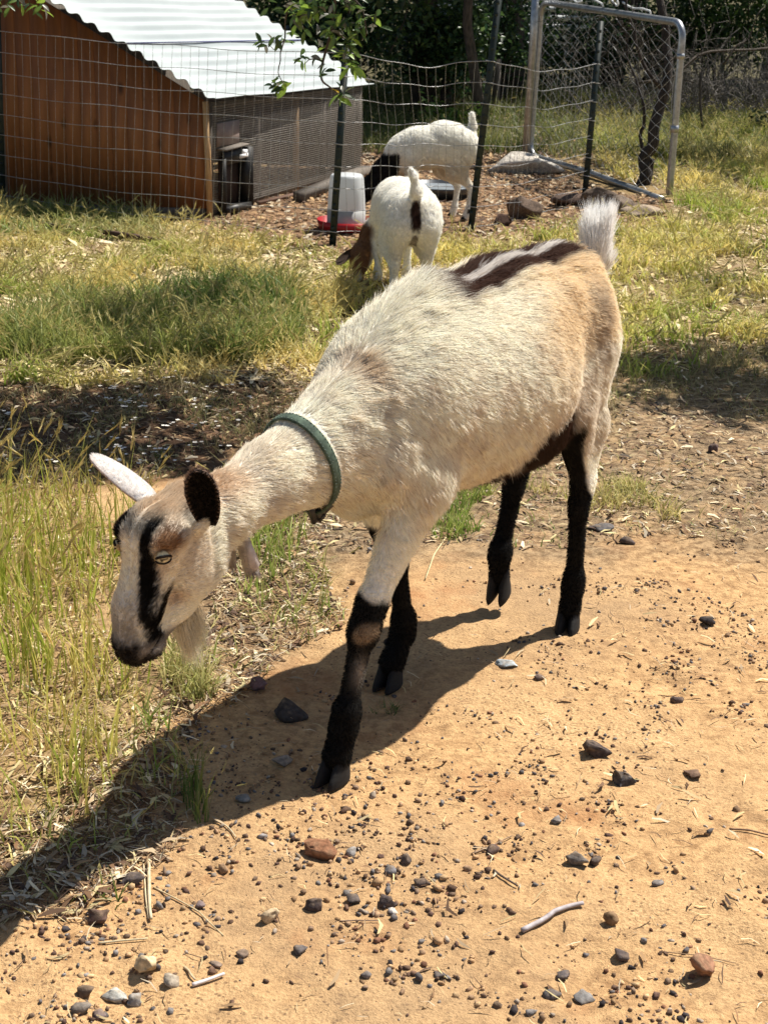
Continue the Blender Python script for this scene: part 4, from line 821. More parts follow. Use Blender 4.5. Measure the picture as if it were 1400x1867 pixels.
# ------------------------------------------------------------------ rocks, feeder, pan
for k, (px, py, w_, h_, c_, lab, nm) in enumerate([
  (934, 316, 84, 40, (.60, .54, .46), 'large pale rounded boulder at the back of the pen', 'boulder'), (985, 316, 66, 30, (.62, .57, .5), 'pale boulder touching the bottom rail of the gate', 'boulder'),
  (956, 398, 50, 38, (.14, .10, .075), 'square brown rock standing left of the last fence post', 'rock'), (1040, 376, 52, 22, (.13, .09, .07), 'low dark rock left of the last fence post foot', 'rock'),
  (1094, 380, 52, 36, (.16, .12, .09), 'dark split rock just right of the last fence post foot', 'rock'), (1132, 388, 42, 28, (.22, .17, .13), 'tan brown rock in the middle of the rock row', 'rock'),
  (1186, 394, 72, 16, (.36, .28, .20), 'flat pale slab at the right end of the rock row', 'rock'), (914, 408, 34, 18, (.10, .06, .045), 'small dark brown rock behind the dark fence post', 'rock'), (1160, 384, 26, 14, (.2, .15, .11), 'small rock wedged before the flat pale slab', 'rock')]):
    p = G(px, py); D_ = np.linalg.norm(p-CAM)/FPX; V, F_ = rock_shape(ICO3, 700+k, 10, .35); W = V*np.array([w_*.62, w_*.42, h_*.66])*D_*1.1
    o = link(nm, mesh_np(nm, W, F_, M_stone, False, np.tile(c_, (len(W), 1))*(1+.3*fbm(V*2, 3, k)[:, None])), None, (p[0], p[1]+w_*.2*D_, h_*.34*D_)); tag(o, lab, 'rock')
def lathe(m_, prof, c_, n_=28):
    V = []; Q = []
    for r_0, z in prof:
        for k in range(n_): a = k*2*math.pi/n_; V.append([c_[0]+r_0*math.cos(a), c_[1]+r_0*math.sin(a), c_[2]+z])
    for j in range(len(prof)-1):
        for k in range(n_): Q.append([j*n_+k, j*n_+(k+1) % n_, (j+1)*n_+(k+1) % n_, (j+1)*n_+k])
    m_.add(V, Q)
fp = G(630, 424); fp[1] += .08; f_e = empty('poultry_feeder', (fp[0], fp[1], 0)); tag(f_e, 'white plastic bucket feeder standing in a red tray behind the fence post', 'feeder')
m_ = MB(); lathe(m_, [(0, .015), (.10, .012), (.138, .018), (.15, .055), (.152, .056), (.142, .012), (.10, 0), (0, 0)], (0, 0, 0)); m_.build('tray', simple('red_plastic', (.30, .008, .012), (.42, .015, .02), 8, .35, bmp=0), f_e, True)
M_bucket, n, out = new_mat('milky_plastic'); b = principled(n, out, .35); b.inputs['Base Color'].default_value = (.74, .76, .76, 1); b.inputs['Transmission Weight'].default_value = .0
tr = n.nodes.new('ShaderNodeBsdfTranslucent'); tr.inputs[0].default_value = (.75, .77, .77, 1); ms = n.nodes.new('ShaderNodeMixShader'); ms.inputs[0].default_value = .35; n.links.new(b.outputs[0], ms.inputs[1]); n.links.new(tr.outputs[0], ms.inputs[2]); n.links.new(ms.outputs[0], out.inputs[0])
m_ = MB(); lathe(m_, [(.098, .035), (.0975, .105)], (0, 0, 0)); lathe(m_, [(.0975, .105), (.094, .18), (.086, .268), (.081, .28), (.075, .284), (0, .284)], (0, 0, 0)); bk = m_.build('bucket', M_bucket, f_e, True)
m_ = MB(); lathe(m_, [(.0995, .04), (.099, .108), (.0, .108)], (0, 0, 0)); m_.build('grain_level', simple('grey_feed_band', (.30, .30, .29), (.42, .42, .4), 15, .6, bmp=0), bk, True)
m_ = MB(); 
for k in range(40): a = rng.uniform(0, 6.28); rr_ = rng.uniform(.104, .135); m_.box((rr_*math.cos(a), rr_*math.sin(a), .024), (.009, .008, .008))
m_.build('feed', simple('feed_grain', (.5, .42, .28), (.7, .65, .55), 20, .7, bmp=0), f_e)['kind'] = 'stuff'
q = G(800, 362); pe = empty('water_pan', (q[0], q[1]+.15, 0)); tag(pe, 'shallow black rimmed metal pan behind the white kid', 'pan')
m_ = MB(); lathe(m_, [(0, .01), (.17, .012), (.205, .06), (.212, .062), (.212, .052), (.18, 0), (0, 0)], (0, 0, 0), 32); m_.build('basin', simple('grey_metal_pan', (.05, .055, .06), (.1, .105, .11), 12, .3, .6, bmp=0), pe, True)
m_ = MB(); lathe(m_, [(.19, .042), (0, .042)], (0, 0, 0), 32); m_.build('water', simple('pan_water', (.30, .33, .36), (.36, .40, .42), 3, .06, 0, bmp=0), pe, True)

# ------------------------------------------------------------------ animals: one smooth surface grown from blended tapered limbs
class SDF:
    def __init__(s, lo, hi, h):
        s.lo = np.array(lo, float); s.h = h; s.n = np.ceil((np.array(hi)-s.lo)/h).astype(int)+1
        s.ax = [s.lo[k]+h*np.arange(s.n[k]) for k in range(3)]; s.V = np.full(s.n, .2, np.float32)
    def _sl(s, lo, hi):
        a = np.clip(np.floor((lo-s.lo)/s.h).astype(int), 0, s.n-1); b_ = np.clip(np.ceil((hi-s.lo)/s.h).astype(int)+1, 1, s.n)
        return tuple(slice(x, y) for x, y in zip(a, b_))
    def _grid(s, sl): return np.meshgrid(*[s.ax[k][sl[k]] for k in range(3)], indexing='ij', sparse=True)
    def _mix(s, sl, d, k, sub=False):
        o = s.V[sl]
        if sub: d = -d; hh = np.clip(.5-.5*(o-d)/k, 0, 1); s.V[sl] = o*(1-hh)+d*hh+k*hh*(1-hh)
        else: hh = np.clip(.5+.5*(o-d)/k, 0, 1); s.V[sl] = o*(1-hh)+d*hh-k*hh*(1-hh)
    def cone(s, a, b_, ra, rb, sy=1., k=.03, sub=False):
        a = np.array(a, float); b_ = np.array(b_, float); R_ = max(ra, rb)*max(1, sy)+k*1.5+.01; sl = s._sl(np.minimum(a, b_)-R_, np.maximum(a, b_)+R_)
        if 0 in s.V[sl].shape: return
        X_, Y_, Z_ = s._grid(sl); d = b_-a; L2 = d@d+1e-9
        yc = a[1]; px = X_-a[0]; py = Y_-a[1]; pz = Z_-a[2]
        t = np.clip((px*d[0]+py*d[1]+pz*d[2])/L2, 0, 1)
        qx, qy, qz = px-t*d[0], (py-t*d[1])/sy, pz-t*d[2]
        s._mix(sl, (np.sqrt(qx*qx+qy*qy+qz*qz)-(ra+(rb-ra)*t))*min(1, sy), k, sub)
    def ell(s, c_, r, pitch=0, k=.04, sub=False):
        c_ = np.array(c_, float); r = np.array(r, float); R_ = r.max()+k*1.5+.01; sl = s._sl(c_-R_, c_+R_)
        if 0 in s.V[sl].shape: return
        X_, Y_, Z_ = s._grid(sl); x, y, z = X_-c_[0], Y_-c_[1], Z_-c_[2]; ca, sa = math.cos(pitch), math.sin(pitch); x, z = x*ca+z*sa, -x*sa+z*ca
        k0 = np.sqrt((x/r[0])**2+(y/r[1])**2+(z/r[2])**2)+1e-6; k1 = np.sqrt((x/r[0]**2)**2+(y/r[1]**2)**2+(z/r[2]**2)**2)+1e-6
        s._mix(sl, k0*(k0-1)/k1, k, sub)
    def both(s, fn, *a, **kw):
        for sg in (1, -1):
            fn(*[(np.array(q, float)*[1, sg, 1] if isinstance(q, (tuple, list)) and i_ < (2 if fn == s.cone else 1) else q) for i_, q in enumerate(a)], **kw)
    def nets(s):
        V = s.V; I = V < 0; nx_, ny_, nz_ = V.shape
        cnt = np.zeros((nx_-1, ny_-1, nz_-1), np.int8)
        cor = [(a, b_, c_) for a in (0, 1) for b_ in (0, 1) for c_ in (0, 1)]
        for a, b_, c_ in cor: cnt += I[a:nx_-1+a, b_:ny_-1+b_, c_:nz_-1+c_]
        act = np.argwhere((cnt > 0) & (cnt < 8)); idx = -np.ones(cnt.shape, np.int32); idx[tuple(act.T)] = np.arange(len(act))
        acc = np.zeros((len(act), 3)); n_ = np.zeros(len(act))
        for i_, A in enumerate(cor):
            for B in cor[i_+1:]:
                if sum(abs(x-y) for x, y in zip(A, B)) != 1: continue
                va = V[tuple((act+A).T)]; vb = V[tuple((act+B).T)]; m_ = (va < 0) != (vb < 0); t = np.where(m_, va/np.where(m_, va-vb, 1), 0)
                acc += m_[:, None]*(np.array(A)+t[:, None]*(np.array(B)-np.array(A))); n_ += m_
        P = s.lo+(act+acc/n_[:, None])*s.h; Q = []
        for ax_ in range(3):
            o1, o2 = [(1, 2), (2, 0), (0, 1)][ax_]
            sl0 = [slice(1, None)]*3; sl0[ax_] = slice(0, -1); a_ = I[tuple(sl0)]; sl1 = [slice(1, None)]*3; b2 = I[tuple(sl1)]
            m_ = a_ != b2; e_ = np.argwhere(m_); off = np.ones(3, int); off[ax_] = 0; e_ = e_+off; flip = I[tuple(e_.T)]
            e_, flip = e_, flip; u1 = np.zeros(3, int); u1[o1] = 1; u2 = np.zeros(3, int); u2[o2] = 1
            ok = np.all((e_-u1-u2 >= 0) & (e_ < np.array(cnt.shape)), 1); e_, flip = e_[ok], flip[ok]
            q = np.stack([idx[tuple((e_-u1-u2).T)], idx[tuple((e_-u2).T)], idx[tuple(e_.T)], idx[tuple((e_-u1).T)]], 1)
            q[~flip] = q[~flip][:, ::-1]; Q.append(q)
        Q = np.concatenate(Q); Q = Q[(Q >= 0).all(1)]
        return P, Q
def relax(P, Q, it=2, f=.5):
    E_ = np.concatenate([Q[:, [0, 1]], Q[:, [1, 2]], Q[:, [2, 3]], Q[:, [3, 0]]]); E_ = np.concatenate([E_, E_[:, ::-1]])
    c_ = np.bincount(E_[:, 0], minlength=len(P))[:, None]+1e-9
    for _ in range(it):
        for ff in (f, -f*1.02):
            A = np.stack([np.bincount(E_[:, 0], P[E_[:, 1], j], len(P)) for j in range(3)], 1)/c_; P = P+(A-P)*ff
    return P
def vnormals(P, Q):
    n_ = np.cross(P[Q[:, 2]]-P[Q[:, 0]], P[Q[:, 3]]-P[Q[:, 1]]); N_ = np.zeros_like(P)
    for k in range(4): 
        for j in range(3): N_[:, j] += np.bincount(Q[:, k], n_[:, j], len(P))
    return N_/(np.linalg.norm(N_, axis=1)[:, None]+1e-12)
def hair_curves(name, roots, dirs, nrm_, length, rad, col, seed, parent, mat, lift=.3, droop=0., npt=4, clump=.35, clsize=60):
    r = np.random.default_rng(seed); n_ = len(roots)
    cl = np.stack([noise(roots*clsize, seed+j)+.6*noise(roots*clsize*2.7, seed+9+j) for j in range(3)], 1)*clump
    d = dirs-nrm_*np.sum(dirs*nrm_, 1)[:, None]; d /= np.linalg.norm(d, axis=1)[:, None]+1e-9
    lift = np.broadcast_to(lift, (n_,))[:, None]
    d0 = d+nrm_*lift*1.6+cl+r.normal(0, .13, (n_, 3)); d0 /= np.linalg.norm(d0, axis=1)[:, None]
    d1 = d+nrm_*lift*.25+cl*1.3+r.normal(0, .10, (n_, 3))+[0, 0, -droop]; d1 /= np.linalg.norm(d1, axis=1)[:, None]
    L = (length*r.uniform(.65, 1.2, n_))[:, None]; t = np.linspace(0, 1, npt); P = np.zeros((n_, npt, 3)); P[:, 0] = roots-nrm_*.002
    for k in range(1, npt): f = t[k]; P[:, k] = P[:, k-1]+(d0*(1-f)+d1*f)*L/(npt-1)
    # keep hairs from sinking below the skin plane
    for k in range(1, npt):
        hgt = np.sum((P[:, k]-roots)*nrm_, 1); lo_ = .0012*k; P[:, k] += nrm_*np.maximum(lo_-hgt, 0)[:, None]
    cu = bpy.data.hair_curves.new(name); cu.add_curves([npt]*n_)
    cu.attributes['position'].data.foreach_set('vector', P.astype(np.float32).ravel())
    ra = cu.attributes.get('radius') or cu.attributes.new('radius', 'FLOAT', 'POINT')
    R_ = np.broadcast_to(rad, (n_,))[:, None]*np.array([1, .9, .6, .12] if npt == 4 else list(np.linspace(1, .15, npt)))[None]
    ra.data.foreach_set('value', R_.astype(np.float32).ravel())
    a = cu.attributes.new('col', 'FLOAT_COLOR', 'CURVE'); c_ = np.ones((n_, 4), np.float32); c_[:, :3] = np.clip(col, 0, 1); a.data.foreach_set('color', c_.ravel())
    cu.materials.append(mat); o = bpy.data.objects.new(name, cu); COL.objects.link(o); o.parent = parent; return o
def sample_surface(P, Q, N_, n_, seed, weight=None):
    r = np.random.default_rng(seed); T = np.concatenate([Q[:, :3], Q[:, [0, 2, 3]]]); A = np.linalg.norm(np.cross(P[T[:, 1]]-P[T[:, 0]], P[T[:, 2]]-P[T[:, 0]]), axis=1)
    if weight is not None: A = A*weight(P[T].mean(1))
    k = r.choice(len(T), n_, p=A/A.sum()); u_, v_ = r.random(n_), r.random(n_); f = u_+v_ > 1; u_[f], v_[f] = 1-u_[f], 1-v_[f]
    w3 = np.stack([1-u_-v_, u_, v_], 1)[:, :, None]; R_ = (P[T[k]]*w3).sum(1); NN = (N_[T[k]]*w3).sum(1); return R_, NN/(np.linalg.norm(NN, axis=1)[:, None]+1e-9)
def lerp(a, b_, f):
    f = np.asarray(f)[:, None]; return np.asarray(a)*(1-f)+np.asarray(b_)*f
def blob(P, c_, r): return np.exp(-(((P-np.array(c_))/np.array(r))**2).sum(1))

# ---- the big goat: local frame x forward, y to its left (our side), z up
GH = math.atan2(-.815, -.58); GO = np.array([.150, 2.804, 0]); 
ch, sh = math.cos(GH), math.sin(GH)
def to_local(p): q = np.asarray(p)-GO; return np.array([q[0]*ch+q[1]*sh, -q[0]*sh+q[1]*ch, q[2]])
def LP_(px, py, lat):                      # sight line met with the goat's vertical plane at lateral offset lat
    d = ray(px, py); a = to_local(CAM); b_ = to_local(CAM+d)-a; t = (lat-a[1])/b_[1]; return a+b_*t
S = SDF((-.68, -.30, -.01), (1.0, .30, .92), .0058)
C_, E_, B_ = S.cone, S.ell, S.both
# trunk
E_((.11, 0, .600), (.30, .155, .188)); E_((-.06, 0, .587), (.23, .165, .190), k=.05)
C_((.215, 0, .628), (-.10, 0, .665), .122, .130, .85, .06)
C_((-.10, 0, .678), (-.34, 0, .690), .118, .105, .92, .05); E_((-.275, 0, .685), (.135, .100, .118), k=.04)
C_((-.34, 0, .665), (-.405, 0, .645), .086, .058, .95, .04)
C_((.24, 0, .725), (.15, 0, .762), .045, .045, .8, .04)         # withers
B_(E_, (-.205, .082, .742), (.035, .020, .022), .2, k=.03); B_(E_, (-.400, .048, .685), (.022, .018, .020), 0, k=.025)   # hip and pin bones
B_(E_, (-.150, .185, .690), (.060, .030, .045), 0, k=.05, sub=True)   # hollow before the hip
C_((.32, 0, .53), (.345, 0, .48), .085, .058, .8, .05)          # brisket
B_(E_, (.235, .080, .60), (.075, .040, .13), .25, k=.035)        # shoulder blade
B_(C_, (.345, .075, .53), (.27, .095, .485), .052, .047, .8, .04)
# neck
C_((.30, 0, .590), (.40, 0, .572), .122, .096, .76, .04); C_((.40, 0, .577), (.49, 0, .563), .096, .074, .72, .03); C_((.49, 0, .563), (.58, 0, .552), .073, .058, .88, .025); C_((.58, 0, .552), (.70, 0, .530), .058, .050, .9, .025); C_((.70, 0, .530), (.765, 0, .527), .050, .044, .9, .025)
# hind quarters: near leg (y>0) and far leg
C_((-.335, .064, .63), (-.245, .088, .51), .090, .058, .60, .03); C_((-.362, .064, .60), (-.352, .080, .45), .056, .034, .7, .04)
C_((-.262, .086, .49), (-.328, .085, .33), .054, .0245, .64, .025); C_((-.365, .080, .45), (-.342, .085, .34), .034, .018, .8, .02)
C_((-.350, .085, .335), (-.338, .085, .30), .014, .016, 1, .015); C_((-.325, .085, .325), (-.318, .085, .27), .024, .0195, .85, .015)
C_((-.320, .085, .28), (-.322, .085, .11), .0185, .0165, .95, .015); C_((-.322, .085, .112), (-.320, .085, .095), .0225, .022, 1, .015); C_((-.320, .085, .09), (-.312, .085, .045), .020, .023, 1, .012)
C_((-.34, -.068, .63), (-.20, -.092, .50), .095, .072, .62, .04); C_((-.38, -.068, .60), (-.37, -.082, .45), .062, .036, .7, .04)
C_((-.22, -.09, .49), (-.345, -.083, .335), .062, .026, .66, .03); C_((-.37, -.082, .45), (-.350, -.083, .34), .036, .020, .8, .02)
C_((-.370, -.083, .34), (-.358, -.083, .30), .015, .017, 1, .015); C_((-.347, -.083, .325), (-.335, -.083, .275), .025, .0215, .85, .015)
C_((-.338, -.083, .285), (-.297, -.083, .145), .0205, .0175, .95, .015); C_((-.295, -.083, .142), (-.292, -.083, .13), .0245, .023, 1, .015); C_((-.290, -.083, .125), (-.296, -.083, .082), .020, .022, 1, .012)
# front legs
C_((.27, .085, .48), (.405, .085, .305), .054, .027, .74, .035); C_((.405, .085, .305), (.43, .085, .255), .028, .0285, .95, .012)
C_((.432, .085, .255), (.472, .085, .125), .0185, .0165, .95, .015); C_((.474, .085, .12), (.480, .085, .095), .0245, .024, 1, .015); C_((.482, .085, .09), (.500, .085, .045), .021, .0245, 1, .012)
C_((.23, -.075, .48), (.150, -.060, .30), .054, .027, .74, .035); C_((.150, -.06, .295), (.137, -.058, .255), .028, .0255, .9, .015)
C_((.137, -.058, .255), (.105, -.055, .13), .020, .0175, .95, .015); C_((.105, -.055, .125), (.108, -.055, .10), .0245, .024, 1, .015); C_((.110, -.055, .095), (.143, -.055, .045), .021, .0245, 1, .012)
E_((-.150, .0, .475), (.105, .120, .090), k=.03)                   # groin
# tail
C_((-.435, 0, .70), (-.475, 0, .745), .030, .020, .9, .03); C_((-.475, 0, .745), (-.487, 0, .80), .018, .011, 1.3, .015)
# head
C_((.780, 0, .548), (.835, 0, .535), .045, .046, .95, .02); E_((.848, 0, .532), (.036, .046, .040), 0, k=.02)
C_((.840, 0, .505), (.880, 0, .430), .046, .035, .88, .02); C_((.880, 0, .430), (.893, 0, .380), .033, .0285, 1.0, .015)
C_((.752, 0, .475), (.795, 0, .420), .049, .034, .78, .025); C_((.800, 0, .430), (.857, 0, .368), .030, .018, .95, .02)
B_(E_, (.778, .030, .482), (.050, .022, .060), .3, k=.015)
B_(C_, (.868, .032, .540), (.838, .044, .543), .016, .017, 1, .012)
B_(E_, (.872, .020, .374), (.022, .015, .024), .2, k=.010)      # lips
C_((.902, 0, .374), (.893, 0, .358), .018, .017, 1.25, .010)    # nose pad
B_(E_, (.872, .050, .519), (.016, .010, .012), 0, k=.008, sub=True)
B_(C_, (.915, .010, .368), (.910, .017, .378), .0050, .0042, 1, .004, sub=True)
B_(C_, (.897, .028, .358), (.862, .034, .392), .0030, .0024, 1, .004, sub=True)
B_(C_, (.803, .040, .545), (.800, .052, .552), .015, .012, 1, .010)  # ear roots
PB_, QB_ = S.nets(); PB_ = relax(PB_, QB_, 3, .5); NB_ = vnormals(PB_, QB_)
WH, TAN, BRN, BLK = (.97, .925, .80), (.90, .74, .50), (.085, .035, .020), (.005, .0045, .004)
def coat_col(P, r):
    x, y, z = P.T; nz = fbm(P*9, 3, 41); n2 = fbm(P*28, 2, 43); ay = np.abs(y)
    c_ = np.tile(WH, (len(P), 1)).astype(float)
    trunk = (z > .40)
    ft = sstep(.08, -.22, x+.10*nz)*sstep(.50, .66, z+.06*nz-.10*sstep(-.1, -.3, x)); c_ = lerp(c_, TAN, .85*ft*trunk)
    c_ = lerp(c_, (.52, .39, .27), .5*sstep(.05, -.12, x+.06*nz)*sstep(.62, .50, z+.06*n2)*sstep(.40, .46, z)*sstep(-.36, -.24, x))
    c_ = lerp(c_, (.36, .26, .18), .75*blob(P+.02*n2[:, None]*np.array([1, 0, 1]), (-.30, .10, .67), (.026, .06, .075)))
    c_ = lerp(c_, (.70, .62, .50), .6*sstep(-.36, -.44, x)*sstep(.64, .5, z))
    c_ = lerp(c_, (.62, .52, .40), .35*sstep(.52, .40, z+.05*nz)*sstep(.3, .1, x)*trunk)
    c_ = lerp(c_, (.62, .42, .22), .6*blob(P, (.375, .03, .70), (.022, .04, .03)))
    st = noise(np.c_[x*34+z*30, y*20, z*16-x*9], 61)*.6+noise(np.c_[x*80+z*60, y*50, z*40-x*20], 62)*.4
    c_ = lerp(c_, (.56, .44, .31), .50*np.clip(st+.08, 0, 1)*trunk*(x < .36)*sstep(.72, .62, z+.05*nz)); c_ = lerp(c_, (.62, .50, .38), .35*np.clip(st, 0, 1)*trunk*(x >= .36)*(x < .76))
    # dorsal stripes
    yc = .018+.060*np.clip(x, -.3, .1); top = sstep(.69, .75, z); wx = sstep(.175, .13, x+.012*n2)*sstep(-.36, -.31, x)
    c_ = lerp(c_, BRN, np.clip(top*wx*sstep(.044, .036, np.abs(y-yc+.005)+.004*n2-.006*sstep(.1, .0, x)), 0, 1))
    c_ = lerp(c_, (.85, .80, .74), top*sstep(.13, .09, x)*sstep(-.33, -.29, x)*sstep(.0125, .0085, np.abs(y-yc)+.001*n2))
    c_ = lerp(c_, (.97, .95, .90), sstep(-.435, -.455, x)*sstep(.70, .73, z))
    # neck top and head
    c_ = lerp(c_, (.66, .45, .26), .65*sstep(.64, .73, x)*sstep(.55, .58, z)*sstep(.12, .0, ay)+.22*sstep(.54, .70, x)*(x < .78)*sstep(.56, .60, z+.03*nz))
    hd = x > .775; PA = np.stack([x, ay, z], 1)
    c_ = lerp(c_, (.70, .54, .36), hd*.6*sstep(.56, .575, z+.01*n2)*sstep(.875, .84, x))
    c_ = lerp(c_, (.05, .035, .028), hd*.85*blob(PA, (.812, .046, .572), (.018, .014, .014)))
    n3 = noise(P*260, 91); stripe_y = .0235+.012*(y < 0)+.010*sstep(.50, .40, z)+.0015*n2+.0022*n3
    c_ = lerp(c_, (.30, .16, .075), hd*np.clip(blob(PA, (.862, .046, .541), (.026, .020, .020))*1.5, 0, .95))
    c_ = lerp(c_, (.45, .24, .11), hd*.8*blob(PA, (.885, .040, .495), (.02, .010, .022)))
    c_ = lerp(c_, (.10, .10, .095), hd*.75*blob(PA, (.885, .012, .558), (.03, .018, .012)))
    hw_ = .0092-.0040*sstep(.50, .44, z)
    c_ = lerp(c_, BLK, hd*sstep(hw_+.003, hw_-.002, np.abs(ay-stripe_y))*sstep(.572, .560, z)*sstep(.37, .385, z)*sstep(.835, .85, x))
    c_ = lerp(c_, (.34, .31, .28), hd*.75*sstep(.030, .018, ay)*sstep(.47, .40, z+.01*n2)*(x > .87))
    c_ = lerp(c_, (.22, .19, .17), hd*sstep(.388, .374, z+.003*n2)*.8)
    c_ = lerp(c_, (.016, .013, .012), hd*.95*sstep(.370, .356, z+.004*n2))
    c_ = lerp(c_, (.016, .013, .012), hd*sstep(.400, .376, z+.005*n2)*sstep(.899, .912, x))
    c_ = lerp(c_, (.016, .013, .012), hd*sstep(.0032, .0018, np.abs((z-.358)-(.897-x)*.97))*(x < .897)*(x > .855)*(ay > .018))
    c_ = lerp(c_, (.62, .45, .29), hd*.35*blob(PA, (.80, .045, .50), (.04, .03, .035))); c_ = lerp(c_, (.55, .35, .18), hd*.6*blob(PA, (.83, .032, .435), (.014, .03, .012)))
    # legs
    fr = x > .05; nearf = fr & (y > 0); farf = fr & (y < 0); nearh = (~fr) & (y > 0); farh = (~fr) & (y < 0)
    kn = .320-.45*(.43-x)+.012*n2
    c_ = lerp(c_, BLK, nearf*sstep(kn+.006, kn-.006, z)*(x < .7))
    c_ = lerp(c_, (.30, .21, .13), nearf*.9*sstep(.020, .010, .003*n2+ np.sqrt((z-.262)**2*.8+(y-.100)**2))*(x > .42)*(x < .7))
    c_ = lerp(c_, (.50, .44, .37), nearf*.75*blob(P, (.462, .107, .195), (.02, .014, .026))*(x < .7))
    c_ = lerp(c_, BLK, farf*sstep(.355, .335, z+.01*n2)*(x < .7))
    c_ = lerp(c_, BLK, farh*(y < -.035)*(x < -.14)*sstep(.42, .39, z+.01*n2))
    c_ = lerp(c_, BLK, nearh*sstep(.310, .290, z+.006*n2-.3*np.maximum(0, -x-.335)))
    dx = x-(-.243-(.49-z)*.50); c_ = lerp(c_, BLK, nearh*(y > .05)*(z < .53)*(z > .27)*sstep(.000, .012, dx+.006*n2)*sstep(.50, .47, z)*(x < -.17))
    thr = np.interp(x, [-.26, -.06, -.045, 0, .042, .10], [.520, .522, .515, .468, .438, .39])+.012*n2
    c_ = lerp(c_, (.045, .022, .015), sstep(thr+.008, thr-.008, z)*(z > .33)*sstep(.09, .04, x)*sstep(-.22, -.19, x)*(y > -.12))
    return np.clip(c_, .003, .96)
colB = coat_col(PB_, None)
me = mesh_np('big_goat', PB_, QB_, M_skin, True, colB*.8)
goat = link('goat', me, None, GO); goat.rotation_euler = (0, 0, GH); tag(goat, 'large cream and tan goat with black legs walking towards us across the sandy path', 'goat')
def flow(P):
    x, y, z = P.T; n_ = len(P); d = np.zeros((n_, 3))
    d[:, 0] = -1; d[:, 2] = -.25-.9*sstep(.68, .45, z); d[:, 1] = np.sign(y)*.25*sstep(.82, .6, z)
    nk = sstep(.38, .5, x); d = lerp(d, np.array([-1, 0, -.15]), nk*.8)
    shd = sstep(.18, .3, x)*sstep(.45, .3, x); d[:, 2] -= .7*shd*sstep(.74, .6, z)
    lg = sstep(.42, .34, z); d = lerp(d, np.array([-.12, 0, -1]), lg)
    th = sstep(-.30, -.42, x)*sstep(.72, .6, z); d = lerp(d, np.array([-.3, 0, -1]), th)
    hd = x > .765; f = np.stack([-.18-.8*sstep(.56, .6, z), np.sign(y)*.35, np.ones(n_)*.9], 1); ck = sstep(.86, .82, x); f = lerp(f, np.array([-.9, 0, .25]), ck*.8)
    d[hd] = f[hd]; tl = (x < -.455) & (z > .725); d[tl] = [-.25, 0, 1]; return d
def hlen(P):
    x, y, z = P.T; L = np.full(len(P), .026); L += .012*sstep(.70, .76, z)*(x > .1)*(x < .5); L += .020*sstep(.74, .79, z)*(np.abs(y) < .07)
    L = np.where((x > .36) & (x < .76), .024+.008*sstep(.60, .66, z), L); L = L*(1-sstep(.44, .33, z))+.0038*sstep(.44, .33, z)
    L = np.where(x > .775, .008+.020*sstep(.55, .58, z)*(x < .875), L); L = L+.022*blob(P, (-.02, .10, .45), (.09, .10, .05))*(z > .34); L = np.where((x < -.455) & (z > .715), .05, L)
    dn = np.minimum(np.abs((x-.499)*.953-(z-.566)*.304), 1); L = np.where((dn < .016) & (z > .4), .006, L)
    L = np.where((np.abs(P[:, 0]-.872) < .017) & (np.abs(z-.519) < .012) & (x > .8), .001, L); L = np.where((x > .8) & (z < .372), .003, L); return L
def wfn(P):
    x, z = P[:, 0], P[:, 2]; return 1+1.8*(x > .765)+.5*(z < .33)*(x < .7)+5*((x < -.455) & (z > .715))+.8*((P[:, 1] > -.02)&(z>.45))
R_, N_ = sample_surface(PB_, QB_, NB_, 230000, 3, wfn); cc = coat_col(R_, None)
rr_ = np.random.default_rng(4); cc = cc*(1+rr_.normal(0, .07, (len(R_), 1)))*(1+.07*noise(R_*55, 31)[:, None]); gry = (rr_.random(len(R_)) < .10)*(R_[:, 2] > .42); cc = lerp(cc, cc*np.array([.62, .55, .5]), gry)
L_ = hlen(R_); lf = np.where(R_[:, 0] > .765, .20, .18)+.42*sstep(.76, .80, R_[:, 2])*(R_[:, 0] < .5)
hair_curves('coat', R_, flow(R_), N_, L_, np.where(R_[:, 0] > .765, .00030, .00040), cc, 5, goat, M_fur, lf, .15, 4, np.where((R_[:, 2] > .74) & (R_[:, 0] < .2), .12, .26)[:, None], 55)
# tail tuft
tr_ = np.random.default_rng(8); nT = 7000; t = tr_.random(nT); base = np.array([-.462, 0, .725])*(1-t[:, None])+np.array([-.488, 0, .81])*t[:, None]; a = tr_.uniform(0, 6.28, nT)
nn = np.stack([np.cos(a)*.9, np.sin(a), np.zeros(nT)], 1); base = base+nn*.016*(1-.4*t[:, None])
hair_curves('tail_hair', base, np.tile([-.12, 0, 1.], (nT, 1)), nn, np.full(nT, .062)+.012*t, .0005, np.tile((.98, .97, .94), (nT, 1))*tr_.uniform(.8, 1.1, (nT, 1)), 9, goat, M_fur, .42, 0, 4, .25, 40)
# beard
nT = 1500; t = tr_.random(nT); base = np.array([.765, 0, .405])*(1-t[:, None])+np.array([.800, 0, .375])*t[:, None]+np.c_[tr_.normal(0, .004, nT), tr_.normal(0, .007, nT), tr_.normal(0, .004, nT)]
hair_curves('beard', base, np.tile([-.50, .12, -1.], (nT, 1))+np.c_[t*0, t*0, t*0], np.tile([-.5, 0, -.3], (nT, 1)), .055+.040*tr_.random(nT)*(1-np.abs(t-.4)), .00032, np.tile((.84, .78, .62), (nT, 1))*tr_.uniform(.75, 1.1, (nT, 1)), 10, goat, M_fur, .05, .5, 6, .16, 45)
